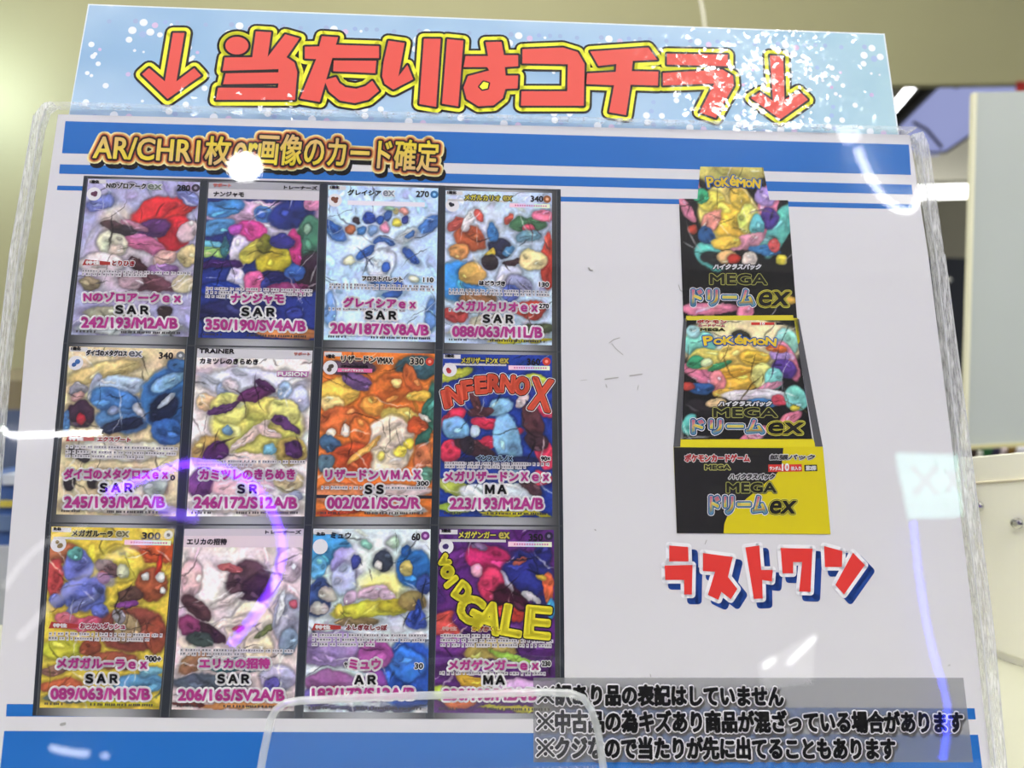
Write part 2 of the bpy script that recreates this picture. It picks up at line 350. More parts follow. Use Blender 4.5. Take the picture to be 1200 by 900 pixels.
n_ = 28; ux, uy = ex - c0, ey - c0
dm.raw([tuple(ux * math.cos(a * 2 * math.pi / n_) + uy * math.sin(a * 2 * math.pi / n_) + Vector((0, 0, -.03))) for a in range(n_)], [tuple(range(n_))])
dm.build('bulb', glow('downlight_glow', (255, 255, 255), 26), o)
MB().tube([(0, 0, -.028), (0, 0, 0)], rr * 1.05, 24).build('housing', mat('downlight_metal', (220, 220, 220)), o)
tag(o, 'round ceiling downlight, mirrored as a white disc on the title lettering', 'lamp')
def neon(name, px, r, col, k, label, fn=mirror, br=(0, -.03, 0)):
    pts = [fn(u, v) for u, v in px]
    # smooth the run of points
    sm = []
    for i in range(len(pts) - 1):
        p0, p1, p2, p3 = pts[max(i - 1, 0)], pts[i], pts[i + 1], pts[min(i + 2, len(pts) - 1)]
        for t in np.linspace(0, 1, 5, endpoint=False):
            sm.append(.5 * ((2 * p1) + (p2 - p0) * t + (2 * p0 - 5 * p1 + 4 * p2 - p3) * t ** 2 + (3 * p1 - p0 - 3 * p2 + p3) * t ** 3))
    sm.append(pts[-1])
    lamp_tube(name, sm, r, glow(name + '_glow', col, k), label, 'neon tube', bracket=br)
PXM = 4.4 / FPX / 2                               # about half a pixel's width at the mirrored wall
neon('neon_tube', [(126, 578), (170, 560), (220, 543), (262, 549), (298, 570), (320, 602), (331, 640), (322, 682), (298, 722), (270, 756)], 5.0 * PXM, (112, 24, 255), 36, 'violet neon tube on the wall, bent to copy the warped reflection over the lower left cards')  # bend made up here; it imitates the sleeve's warping of a neon reflection
neon('neon_tube', [(1070, 612), (1078, 680), (1090, 750), (1108, 815), (1110, 850), (1102, 910)], 3.2 * PXM, (40, 62, 255), 26, 'blue neon line on the wall, mirrored at the lower right')
neon('neon_tube', [(4, 502), (14, 510), (60, 509), (118, 507)], 2.6 * PXM, (255, 255, 255), 40, 'white neon line on the wall, mirrored at the left edge')
neon('neon_tube', [(232, 606), (196, 600), (180, 585)], 7 * PXM, (110, 40, 255), 10, 'short violet neon stub on the wall inside the violet arc')
neon('added_wall_tube', [(22, 748), (70, 700), (128, 655), (205, 622)], 5 * PXM, (255, 250, 255), 2.2, 'added faint white tube, mirrored as a streak over the lower left picture')  # glowing tube added only to draw the white streak in the plastic
neon('added_wall_tube', [(4, 690), (30, 655), (60, 632), (100, 618)], 4 * PXM, (255, 255, 255), 2.2, 'added faint white tube, mirrored on the lower left paper margin')  # second added tube, for the pale swoop on the margin
def cneon(px, r, k, label): neon('lamp_tube', px, r, (255, 255, 255), k, label, cm, (0, 0, .03))
cneon([(1005, 174), (1018, 205), (1038, 234), (1058, 247), (1072, 242), (1079, 224)], .0115, 16, 'white ceiling tube, bent to copy the warped reflection at the upper right corner')  # hook shape invented to stand for a lamp's reflection warped by the sleeve
cneon([(993, 150), (997, 160)], .03, 8, 'short white ceiling tube, mirrored above the upper right stripes')
neon('lamp_tube', [(60, 876), (80, 881), (104, 884)], 3.6 * PXM, (255, 255, 255), 10, 'short white wall lamp, mirrored on the lower left blue stripe')
neon('lamp_tube', [(119, 885), (127, 886)], 3 * PXM, (255, 255, 255), 8, 'tiny white wall lamp beside the short white wall lamp')
cneon([(835, 42), (880, 84), (935, 138)], .028, 60, 'long white ceiling tube, mirrored as sparkle over the right arrow')
lp = W(-95, 85, 1.36); o = empty('wall_lamp', lp)
dm = MB(); pr = [(math.sin(t) * .05, -math.cos(t) * .05) for t in np.linspace(0.02, math.pi - .02, 9)]
dm.raw([(r_ * math.cos(a * math.pi / 8), r_ * math.sin(a * math.pi / 8), z_) for r_, z_ in pr for a in range(16)], [(i * 16 + a, i * 16 + (a + 1) % 16, (i + 1) * 16 + (a + 1) % 16, (i + 1) * 16 + a) for i in range(8) for a in range(16)])
dm.build('globe', glow('globe_glow', (214, 234, 255), 27), o)
MB().tube([(0, 0, .048), (0, 0, CEIL_Z - lp.z)], .006, 8).build('rod', METAL, o)
tag(o, 'round white globe lamp lighting the olive wall left of the header', 'lamp')
def wall_panel(px, col, k, name, label, cat, marks=()):
    pts = [mirror(u, v) for u, v in px]; o = empty(name, pts[0]); i0 = pts[0]
    MB().prism([p - i0 for p in pts], (0, -.03, 0)).build('lit_face', glow(name + '_glow', col, k), o)
    for seg in marks:
        q = [mirror(u, v) + Vector((0, .006, 0)) - i0 for u, v in seg]
        MB().tube(q, 4 * PXM, 8).build('mark', glow(name + '_mark', (205, 240, 235), 3.4), o)
    return tag(o, label, cat)
wall_panel([(1054, 530), (1126, 533), (1128, 604), (1070, 606)], (190, 255, 245), 6, 'lit_sign', 'pale mint lit sign with a cross mark on the wall, mirrored at the right edge', 'sign', [[(1067, 548), (1098, 580)], [(1096, 548), (1070, 580)], [(1108, 552), (1123, 576)], [(1121, 553), (1108, 577)]])
wall_panel([(893, 778), (956, 742), (952, 800), (896, 808)], (255, 255, 255), 1.2, 'added_lit_panel', 'added lit white panel on the wall, mirrored above the notice', 'sign')  # glowing panel added to give the soft white patch reflected there
wall_panel([(893, 778), (897, 786), (909, 775), (906, 770)], (255, 255, 255), 4, 'wall_light', 'short bright wall light at the corner of the lit white panel', 'lamp')
wall_panel([(922, 776), (926, 780), (957, 750), (954, 744)], (255, 255, 255), 4, 'wall_light', 'long bright wall light along the top of the lit white panel', 'lamp')

# ------------------------------------------------------------------ lettering helpers
_gc = {}
def glyphs(txt):
    """outline and filling of a string, scaled to the unit box"""
    if txt in _gc: return _gc[txt]
    cu = bpy.data.curves.new('lettering', 'FONT'); cu.body = txt; cu.resolution_u = 3
    o = bpy.data.objects.new('lettering', cu); C.collection.objects.link(o)
    ev = o.evaluated_get(bpy.context.evaluated_depsgraph_get()); me = ev.to_mesh()
    v = np.array([tuple(p.co)[:2] for p in me.vertices]); f = [tuple(p.vertices) for p in me.polygons]
    cnt = {}
    for p in f:
        for a, b in zip(p, p[1:] + p[:1]):
            k = (min(a, b), max(a, b)); cnt[k] = cnt.get(k, 0) + 1
    e = [k for k, n in cnt.items() if n == 1]
    ev.to_mesh_clear(); bpy.data.objects.remove(o); bpy.data.curves.remove(cu)
    lo, hi = v.min(0), v.max(0); v = (v - lo) / np.maximum(hi - lo, 1e-6)
    ff = []
    for p in f:
        a, b, c = v[p[0]], v[p[1]], v[p[2]]
        ff.append(p if (b[0]-a[0])*(c[1]-a[1])-(b[1]-a[1])*(c[0]-a[0]) > 0 else tuple(reversed(p)))
    _gc[txt] = (v, ff, e); return _gc[txt]
PX = 0.000272                                     # one picture pixel on the sheet, in metres
LZ = 0.00003                                      # spacing of print layers
def letter(mb, txt, p0, p1, up, layers, slant=0.0, fill=None, n=8):
    """layers: (band width in px, colour, layer, dx px, dy px); fill colour may be a function of (x, y) in the unit box"""
    v, f, e = glyphs(txt); p0, p1, up = map(np.asarray, (p0, p1, up)); d = p1 - p0
    q = p0 + v[:, :1] * d + v[:, 1:] * up + (v[:, 1:] - .5) * slant * np.linalg.norm(up) * d / np.linalg.norm(d)
    for r, col, layer, dx, dy in layers:
        z = layer * LZ; qq = q + np.array([dx, -dy]) * PX
        if callable(col): cc = np.array([ink(col(x, y)) for x, y in v])
        else: cc = np.tile(ink(col), (len(v), 1))
        mb.raw([(x, y, z) for x, y in qq], f, cc)
        if r > 0:
            if callable(col):
                for a, b in e: mb.stroke([(qq[a], qq[b])], r * PX, z, cc[a], n)
            else: mb.stroke([(qq[a], qq[b]) for a, b in e], r * PX, z, cc[0], n)
    return mb
def px_letter(mb, txt, u0, u1, vm0, vm1, h, layers, slant=0.0, n=8):
    p0, p1 = S(u0, vm0 + h / 2), S(u1, vm1 + h / 2); up = S(u0, vm0 - h / 2) - p0
    return letter(mb, txt, p0, p1, up, layers, slant, n=n)
def glyph_at(mb, txt, uc, vc, w, h, rot, layers):
    c = S(uc, vc); a = math.radians(rot); X = np.array([math.cos(a), math.sin(a)]); Y = np.array([-X[1], X[0]])
    p0 = c - X * w / 2 * PX - Y * h / 2 * PX
    return letter(mb, txt, p0, p0 + X * w * PX, Y * h * PX, layers)
def shape(mb, polys, layers, circ=()):
    """hand-cut letter shapes: bands around polygons given in picture pixels"""
    for r, col, layer, dx, dy in layers:
        z = layer * LZ; c = ink(col); o = np.array([dx, -dy]) * PX
        for pg in polys:
            pts = [S(*p) + o for p in pg]; mb.poly(pts, z, c)
            if r > 0: mb.stroke(list(zip(pts, pts[1:] + pts[:1])), r * PX, z, c, 14)
    return mb
def zoomed(pts, ox, oy, k): return [(ox + x / k, oy + y / k) for x, y in pts]

# ------------------------------------------------------------------ painterly fields for the abstract pictures
def noise(nx, ny, cx, cy, rng):
    g = rng.random((cy + 2, cx + 2)); x = np.linspace(0, cx, nx); y = np.linspace(0, cy, ny)
    xi, yi = x.astype(int), y.astype(int); fx, fy = x - xi, y - yi; fx, fy = fx * fx * (3 - 2 * fx), fy * fy * (3 - 2 * fy)
    a = g[yi][:, xi] * (1 - fx) + g[yi][:, xi + 1] * fx; b = g[yi + 1][:, xi] * (1 - fx) + g[yi + 1][:, xi + 1] * fx
    return a * (1 - fy)[:, None] + b * fy[:, None]
def paint(nx, ny, base, blobs, seed, asp=1.4, warp=.02, jit=.13, lines=.42, pats=10):
    rng = np.random.default_rng(seed)
    X, Y = np.meshgrid(np.linspace(0, 1, nx), np.linspace(0, 1, ny))
    N = lambda c: noise(nx, ny, c, int(c * asp), rng) - .5
    wx = warp * (1.7 * N(5) + 1.5 * N(13)); wy = warp * (1.7 * N(5) + 1.5 * N(13)) / asp
    fx_, fy_ = warp * .5 * N(40), warp * .5 * N(40)
    Xw, Yw = X + wx + fx_, Y + wy + fy_
    img = np.tile(np.array(base, float), (ny, nx, 1)); edge = np.zeros((ny, nx))
    def blob(x, y, rx, ry, a, col, soft, op, ink_):
        nonlocal img, edge
        dx, dy = Xw - x, (Yw - y) * asp; p_, q_ = dx * math.cos(a) + dy * math.sin(a), -dx * math.sin(a) + dy * math.cos(a)
        d = np.hypot(p_ / rx, q_ / (ry * asp)); al = (np.clip((1 - d) / soft, 0, 1) * op)[..., None]
        sh = 1 - .04 * np.clip(q_ / (ry * asp), -1, 1)[..., None] + .2 * N(8)[..., None]
        # a harder darker tone inside the patch, as in cel shading
        t = (np.clip((q_ / (ry * asp) + .5 * p_ / rx + 1.2 * N(6) - .25) * 9, 0, 1) * .12)[..., None]
        img = img * (1 - al) + np.array(col, float) * sh * (1 - t) * al
        edge = edge * (1 - al[..., 0])
        if ink_: edge = np.maximum(edge, np.exp(-((d - .97) / (.012 / min(rx, ry))) ** 2) * ink_)
    for k in range(pats * 5):
        x, y = rng.random(2); c = img[min(ny - 1, int(y * ny)), min(nx - 1, int(x * nx))] * (.8 + .4 * rng.random()) + (rng.random(3) - .5) * 26
        blob(x, y, .03 + .08 * rng.random(), .008 + .03 * rng.random(), rng.random() * 3.1, c, .3, .8, .25)
    for b in blobs:
        x, y, rx, ry, rot, col = b[:6]; soft = b[6] if len(b) > 6 else .12; op = b[7] if len(b) > 7 else .97
        a = math.radians(rot); hard = soft < .3
        blob(x, y, rx, ry, a, col, soft, op, .75 if hard else 0)
        if hard and rx * ry > .0025:                # lesser strokes and a light accent over each patch
            for k in range(3):
                t, r_ = rng.random() * 6.28, .75 * math.sqrt(rng.random()); ex_, ey_ = r_ * rx * math.cos(t), r_ * ry * asp * math.sin(t)
                px_, py_ = x + ex_ * math.cos(a) - ey_ * math.sin(a), y + (ex_ * math.sin(a) + ey_ * math.cos(a)) / asp
                m = (1.25 + .15 * rng.random()) if k < 1 else (.7 + .15 * rng.random())
                blob(px_, py_, rx * (.18 + .2 * rng.random()), ry * (.1 + .14 * rng.random()), a + rng.random() - .5, np.minimum(np.array(col, float) * m + (20 if k < 1 else 0), 248), .25, .85, .45)
    for k in range(34):                             # loose pen and brush lines
        x, y, a = rng.random(), rng.random(), rng.random() * 3.14; ln_, c_ = .05 + .16 * rng.random(), (rng.random() - .5) * 5
        dx, dy = Xw - x, (Yw - y) * asp; p_, q_ = dx * math.cos(a) + dy * math.sin(a), -dx * math.sin(a) + dy * math.cos(a)
        w_ = .004 + .007 * rng.random(); d = np.hypot(p_ / ln_, (q_ - c_ * p_ ** 2) / w_)
        al = (np.clip((1 - d) / .5, 0, 1) * .7)[..., None]; c = img[int(y * (ny - 1)), int(x * (nx - 1))]
        img = img * (1 - al) + (np.minimum(c * .3 + 170, 246) if k % 3 == 0 else c * .42) * al
    g = N(60) + .6 * N(34)
    img *= 1 + jit * g[..., None]
    img *= 1 + jit * .45 * np.stack([N(14) for _ in range(3)], -1)
    img = (img - 120) * 1.16 + 128
    img *= 1 - lines * edge[..., None]
    return np.clip(img, 6, 250)
def quad_map(q):
    A, B, D, E_ = [S(*p) for p in q]              # TL TR BR BL
    def f(x, y): return A * (1 - x) * (1 - y) + B * x * (1 - y) + D * x * y + E_ * (1 - x) * y
    return f
def grid_mesh(mb, f, img, z):
    ny, nx, _ = img.shape; k = len(mb.v)
    X, Y = np.meshgrid(np.linspace(0, 1, nx), np.linspace(0, 1, ny)); A, B, D, E_ = f(0, 0), f(1, 0), f(1, 1), f(0, 1)
    X, Y = X[..., None], Y[..., None]
    P = A * (1 - X) * (1 - Y) + B * X * (1 - Y) + D * X * Y + E_ * (1 - X) * Y
    P = P.reshape(-1, 2); mb.v += [(x, y, z) for x, y in P.tolist()]
    mb.c += [tuple(c) for c in ink(img.reshape(-1, 3)).tolist()]
    for j in range(ny - 1):
        for i in range(nx - 1):
            a = k + j * nx + i; mb.f.append((a + nx, a + nx + 1, a + 1, a))
    return mb

# ------------------------------------------------------------------ header paper, tucked behind the poster
RED, YEL, BLK, WHT = (228, 82, 70), (255, 250, 52), (24, 20, 18), (250, 248, 252)
hz = -0.0007
head = empty('header_sign', mw=SIGN.copy())
hq = [S(72, 175), S(1060, 192), S(1038, 38), S(102, 3)]
MB().slab(hq, hz - .0002, hz, ink((222, 232, 238))).build('paper', HEADINK, head)
rng = random.Random(4)
def lerp(a, b, t): return a * (1 - t) + b * t
hin = quad_map([(103.5, 4.6), (1036.5, 39.6), (1058, 190), (73, 173)])
nr = np.random.default_rng(9); hx = noise(120, 24, 9, 3, nr) - .5; hx2 = noise(120, 24, 30, 8, nr) - .5
hb = np.array((156, 190, 220.)) + hx[..., None] * np.array((26, 18, 10)) + hx2[..., None] * np.array((10, 8, 4))
hb[:, 84:] += np.array((10, 12, -6)) * np.linspace(0, 1, 36)[None, :, None]
grid_mesh(MB(), hin, hb, hz + LZ).build('blue_ground', HEADINK, head)
dots = MB()
motif = [(.0, .06, 5), (-11, .13, 5.2), (9, .14, 5), (-13, .21, 4.2), (20, .16, 3.6), (31, .07, 2), (-5, .3, 2), (5, .31, 1.6), (-47, .34, 2.6), (-53, .26, 3.8), (-62, .31, 3),
         (-66, .38, 2.2), (-42, .42, 3.2), (-52, .5, 2.8), (58, .36, 3.4), (60, .52, 2.2), (-30, .6, 3.8), (-48, .74, 4), (-66, .74, 4.6), (12, .72, 2), (-16, .84, 5), (-28, .92, 5.2), (-6, .92, 5), (5, .93, 4), (-28, .99, 4), (42, .8, 4.4), (40, .9, 2.4)]
lil = [(13, .08, 4, (214, 190, 222)), (-9, .05, 3.4, (160, 178, 214)), (1, .16, 4.5, (160, 182, 220)), (24, .05, 3, (156, 180, 222)), (-56, .44, 2.4, (208, 178, 214)), (-8, .5, 3, (206, 186, 224)), (-60, .7, 3.2, (158, 182, 222)),
       (-58, .82, 3.4, (156, 176, 216)), (0, .85, 4, (214, 196, 226)), (-36, .86, 4, (160, 180, 218)), (36, .26, 3, (160, 186, 224)), (64, .3, 2.2, (206, 184, 222)), (50, .62, 3, (160, 184, 222)), (-70, .05, 3, (158, 180, 216)), (-58, .05, 3, (158, 180, 216)), (-38, .06, 3, (158, 180, 216))]
for cx in range(58, 1120, 107):
    for dx, y, r, *c in motif + lil:
        x = (cx + dx - 102) / 936
        if not .008 < x < .992 or y > .985: continue
        y = min(.985, y * .84 + .06); p = hin(x, y); col = c[0] if c else (236, 242, 248)
        dots.disc(p[0], p[1], r * PX, hz + LZ * (3 if not c else 2), ink(col))
dots.build('dot_pattern', HEADINK, head)
arrowL = [(202, 37.5), (215.5, 37.5), (206, 94.5), (227, 78.7), (235, 87.5), (195.7, 115), (165.7, 86), (174, 78.7), (192.5, 94.5)]
arrowR = [(903, 64), (918.5, 65), (920, 116), (937, 105.5), (947.5, 116), (915, 139), (880.5, 114), (891.5, 107), (906.5, 117.5)]
k = hz / LZ
BIG = [(10.6, BLK, k + 4, 0, 0), (7.6, YEL, k + 5, 0, 0), (2.9, BLK, k + 6, 0, 0), (0, RED, k + 7, 0, 0)]
shape(MB(), [arrowL], BIG).build('arrow', HEADINK, head)
shape(MB(), [arrowR], BIG).build('arrow', HEADINK, head)
A_ = lambda p: zoomed(p, 140, 10, 3.158)
B_ = lambda p: zoomed(p, 400, 0, 3.0)
D_ = lambda p: zoomed(p, 600, 20, 3.158)
circ = [(433 + 43 * math.cos(t), 134 + 33 * math.sin(t)) for t in np.linspace(0, 2 * math.pi, 22, endpoint=False)]
letters_ = [A_(circ),
    A_([(388, 178), (490, 177), (503, 81), (560, 84), (547, 176), (612, 92), (665, 107), (617, 177), (646, 196), (657, 232), (648, 335), (355, 335), (363, 290), (585, 291), (587, 274), (382, 277), (391, 237), (587, 233), (587, 221), (380, 227)]),
    A_([(685, 138), (738, 137), (748, 99), (808, 103), (800, 131), (960, 136), (960, 180), (787, 180), (740, 343), (667, 330), (727, 184), (685, 182)]),
    A_([(792, 189), (950, 190), (946, 236), (790, 229)]),
    A_([(757, 262), (800, 250), (812, 272), (835, 288), (875, 294), (910, 284), (935, 264), (960, 302), (920, 335), (870, 347), (815, 338), (775, 305)]),
    B_([(165, 140), (222, 148), (200, 266), (232, 225), (252, 276), (182, 312), (152, 292), (143, 265), (148, 215)]),
    B_([(290, 133), (349, 133), (333, 373), (274, 363)]),
    B_([(372, 134), (429, 140), (411, 371), (354, 362)]),
    B_([(437, 194), (516, 194), (507, 145), (563, 144), (572, 191), (622, 191), (622, 230), (575, 233), (578, 263), (622, 263), (620, 308), (577, 310), (568, 342), (535, 368), (482, 371), (440, 345), (430, 305), (445, 265), (520, 245), (513, 233), (430, 233)]),
    B_([(637, 170), (780, 164), (832, 180), (856, 222), (853, 369), (632, 369), (634, 318), (795, 318), (797, 223), (637, 220)]),
    B_([(876, 178), (1080, 164), (1112, 207), (1026, 211), (1022, 247), (1116, 249), (1114, 298), (1018, 295), (1002, 402), (942, 392), (960, 297), (862, 293), (865, 255), (966, 250), (968, 222), (905, 229)]),
    D_([(575, 132), (800, 136), (800, 179), (575, 173)]),
    D_([(560, 204), (780, 191), (820, 215), (823, 250), (756, 371), (696, 350), (750, 243), (560, 250)])]
lm = shape(MB(), letters_, BIG)
hole = B_([(500, 285), (518, 290), (514, 308), (496, 312), (486, 302)])
shape(lm, [hole], [(2, BLK, k + 8, 0, 0), (0, YEL, k + 9, 0, 0)])
lm.build('lettering', HEADINK, head)
tag(head, 'pale blue dotted paper strip with big red and yellow Japanese lettering and two arrows', 'sign')

# ------------------------------------------------------------------ poster
poster = empty('poster', mw=SIGN.copy())
pq = [S(-12, 906), S(1163, 912), S(1115, 517), S(1088, 300), S(1066, 158), S(68, 134), S(30, 400), S(3, 733)]
MB().slab(pq, -.0003, 0, (1, 1, 1)).build('paper', PAPER, poster)
BLUE = (24, 106, 188)
for pts in ([(76.7, 142), (1065, 169.5), (1067.5, 205), (72.7, 179.5)], [(70.3, 192.5), (1068.3, 216.5), (1069.5, 228), (69.3, 203.5)], [(67.5, 217.5), (1070, 239.5), (1070.6, 245.5), (66.6, 222.8)],
            [(8, 825), (1142, 830), (1143.5, 843), (7, 839.5)], [(5, 856.5), (1146, 861), (1152, 908), (0, 902)]):
    MB().poly([S(*p) for p in pts], LZ, ink(BLUE)).build('blue_stripe', INK, poster)

def grad(x, y):
    t = y if x < .45 else (1 - y if x > .52 else .5)
    a, b = np.array((252, 232, 50.)), np.array((240, 200, 140.))
    return a * (1 - t) + b * t
tl = MB()
for txt, u0, u1, va, vb, h in (('AR/CHR1枚', 111, 271, 171.5, 177.5, 33), ('or', 275, 301, 180, 181, 25), ('画像のカード確定', 303.5, 514.5, 174.5, 183.5, 36)):
    px_letter(tl, txt, u0, u1, va, vb, h, [(7.2, (20, 22, 24), 3, 3.5, 6), (7.6, (250, 236, 170), 4, 0, 0), (5.6, (240, 176, 90), 5, 0, 0), (4.0, (176, 70, 50), 6, 0, 0), (2.8, (28, 14, 12), 7, 0, 0), (.75, grad, 8, 0, 0)], slant=.1, n=10)
tl.build('title_lettering', INK, poster)

# the grid of card pictures: a printed metal-look frame, then twelve pictures
CARDS = {(0,0):[(103.7,209.5),(234.6,213.7),(221.2,394.7),(83.7,392.3)],(0,1):[(245.1,213.9),(374.6,216.9),(368,398.8),(232.4,395.7)],(0,2):[(384.7,217.1),(513.6,220.8),(510.5,401),(379.3,398.3)],
(0,3):[(522.1,223.2),(646.7,226.4),(646.7,404.7),(520.9,401.8)],(1,0):[(81.6,406.1),(216.9,409.3),(206.2,605.2),(66.2,602.7)],(1,1):[(231.6,408.5),(366.4,411),(356.7,605.2),(218.7,605.2)],
(1,2):[(379.7,411.8),(509.6,414.8),(505.4,605.8),(369.9,605.3)],(1,3):[(519.2,414.8),(646.7,416.5),(647.2,606.5),(514.8,605.3)],(2,0):[(60.8,617),(204.8,619.7),(186.7,831),(46.7,829)],
(2,1):[(216.5,619.7),(356,619.7),(344.5,833),(201.3,831.1)],(2,2):[(367.6,619.7),(504.7,620.2),(501,835),(356,834)],(2,3):[(514.7,619.7),(649,621),(651,836),(508.5,835)]}
fr = MB()
cells = {}
xs = [[(98.5, 206), (239.7, 209.5), (379.6, 213), (518, 217.5), (657, 222)], [(74.5, 400.5), (224, 403.5), (373, 406), (514.5, 408.5), (657.5, 411)], [(54, 611), (211.5, 613), (361.5, 613.5), (509, 613.5), (660, 614.5)], [(38, 838.5), (193, 841), (350, 842), (503, 842.5), (662, 842.5)]]
for r in range(3):
    for c in range(4):
        f = quad_map([xs[r][c], xs[r][c + 1], xs[r + 1][c + 1], xs[r + 1][c]])
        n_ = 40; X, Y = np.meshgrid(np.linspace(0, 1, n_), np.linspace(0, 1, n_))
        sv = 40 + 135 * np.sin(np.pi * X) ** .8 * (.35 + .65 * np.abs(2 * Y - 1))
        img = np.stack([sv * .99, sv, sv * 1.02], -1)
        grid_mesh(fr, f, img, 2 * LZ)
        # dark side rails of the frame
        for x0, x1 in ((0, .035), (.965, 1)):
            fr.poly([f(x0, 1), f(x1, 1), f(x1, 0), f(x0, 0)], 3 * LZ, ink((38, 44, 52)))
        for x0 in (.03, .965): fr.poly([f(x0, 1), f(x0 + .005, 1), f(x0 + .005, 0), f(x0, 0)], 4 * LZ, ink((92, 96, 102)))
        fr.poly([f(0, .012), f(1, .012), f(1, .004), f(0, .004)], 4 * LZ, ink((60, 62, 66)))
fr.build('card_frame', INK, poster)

ART = {}
ART[0,0] = ((166,164,198), [(.5,.55,.6,.3,0,(196,184,196),.5),(.3,.28,.2,.15,0,(196,186,176),.4),(.66,.22,.27,.12,-18,(206,52,54)),(.84,.2,.2,.04,-30,(214,60,56)),(.8,.34,.15,.12,20,(196,46,56)),(.62,.31,.16,.07,-10,(92,58,112)),(.45,.3,.14,.03,20,(180,130,150)),(.55,.42,.22,.06,15,(196,110,150)),(.92,.33,.07,.08,40,(214,190,196)),
  (.27,.42,.14,.09,0,(216,216,190)),(.35,.33,.14,.035,5,(62,54,60)),(.25,.3,.1,.03,0,(92,70,72)),(.3,.46,.07,.04,0,(236,222,208)),(.2,.55,.2,.07,0,(226,214,214)),(.5,.55,.1,.03,30,(80,50,56)),(.75,.5,.14,.05,-20,(216,180,170)),(.95,.48,.09,.08,0,(206,192,140)),(.72,.57,.16,.04,0,(150,110,170)),(.6,.66,.28,.055,8,(112,72,84)),(.45,.66,.12,.045,0,(198,170,180)),(.92,.66,.1,.06,0,(214,206,170)),
  (.12,.68,.1,.05,0,(150,140,110)),(.78,.84,.06,.05,10,(66,52,52)),(.3,.86,.25,.04,0,(176,176,150)),(.5,.95,.5,.05,0,(198,204,206)),(.12,.16,.14,.05,-30,(120,130,196)),(.9,.1,.15,.05,30,(130,140,200))])
ART[0,1] = ((44,58,128), [(.5,.2,.6,.09,0,(232,192,224)),(.55,.32,.3,.1,0,(226,216,238)),(.15,.17,.19,.06,-10,(74,140,202)),(.1,.29,.16,.06,-10,(96,160,216)),(.5,.2,.1,.06,0,(86,144,214)),(.48,.2,.06,.035,0,(60,100,180)),(.76,.2,.22,.11,-10,(40,56,126)),(.95,.12,.1,.05,0,(226,150,190)),(.93,.35,.13,.16,0,(72,124,98)),(.93,.58,.14,.14,0,(62,44,58)),(.9,.3,.04,.04,0,(150,190,160)),
  (.4,.31,.16,.07,10,(214,76,150)),(.25,.31,.06,.04,0,(190,90,190)),(.07,.42,.12,.05,0,(120,196,222)),(.09,.45,.12,.035,0,(170,214,120)),(.16,.42,.04,.07,0,(60,120,130)),(.3,.45,.1,.12,0,(228,220,240)),(.62,.5,.17,.11,-12,(202,186,62)),(.42,.44,.16,.06,-40,(196,186,80)),(.53,.4,.08,.06,20,(122,124,44)),(.8,.42,.055,.13,-12,(214,70,140)),(.68,.38,.12,.05,0,(60,60,140)),(.62,.6,.15,.04,0,(38,40,96)),(.12,.53,.25,.03,0,(76,44,112)),(.3,.64,.1,.1,0,(216,210,236)),
  (.46,.63,.1,.08,-20,(226,110,160)),(.56,.66,.05,.07,0,(60,70,150)),(.8,.58,.1,.06,0,(70,110,190)),(.18,.7,.2,.05,0,(36,62,150)),(.75,.68,.2,.04,0,(140,60,110)),(.3,.84,.35,.08,0,(46,48,96)),(.82,.84,.08,.05,0,(60,70,150)),(.78,.955,.34,.04,0,(214,140,84))])
ART[0,2] = ((182,208,238), [(.5,.35,.45,.25,0,(206,224,244),.5),(.08,.3,.14,.05,40,(84,132,204)),(.93,.24,.14,.05,-40,(74,122,194)),(.05,.26,.1,.03,40,(50,100,180)),(.38,.21,.06,.045,0,(44,72,154),.15),(.27,.23,.035,.025,0,(66,52,62),.15),(.22,.29,.045,.028,0,(192,112,74),.15),(.31,.29,.045,.03,0,(74,134,202),.15),(.41,.29,.05,.032,0,(136,176,220),.15),(.52,.27,.05,.034,0,(238,156,190),.15),(.47,.22,.04,.03,0,(44,84,164),.15),(.54,.2,.04,.04,0,(60,90,150),.15),(.61,.17,.035,.024,0,(224,214,150),.15),(.68,.17,.04,.026,0,(236,166,156),.15),(.63,.24,.045,.03,0,(236,222,90),.15),(.7,.22,.03,.03,0,(58,70,142),.15),(.56,.16,.06,.02,0,(160,200,170)),
  (.72,.32,.11,.035,-20,(226,234,244)),(.74,.32,.06,.015,-20,(84,136,210)),(.52,.36,.1,.03,0,(70,116,194)),(.36,.44,.12,.026,-38,(64,110,190)),(.76,.44,.12,.03,42,(58,98,178)),(.5,.4,.06,.04,0,(216,230,246)),(.5,.52,.14,.12,15,(222,234,247)),(.55,.53,.045,.05,0,(58,96,178)),(.66,.66,.04,.05,0,(60,100,180)),(.5,.64,.1,.03,0,(90,140,210)),(.2,.5,.06,.03,0,(236,236,200)),(.78,.6,.05,.03,0,(236,236,210)),(.6,.7,.1,.02,0,(66,106,180)),(.5,.86,.5,.12,0,(196,218,240),.6),(.06,.8,.06,.12,0,(120,160,215)),(.95,.83,.06,.1,0,(110,150,210))])
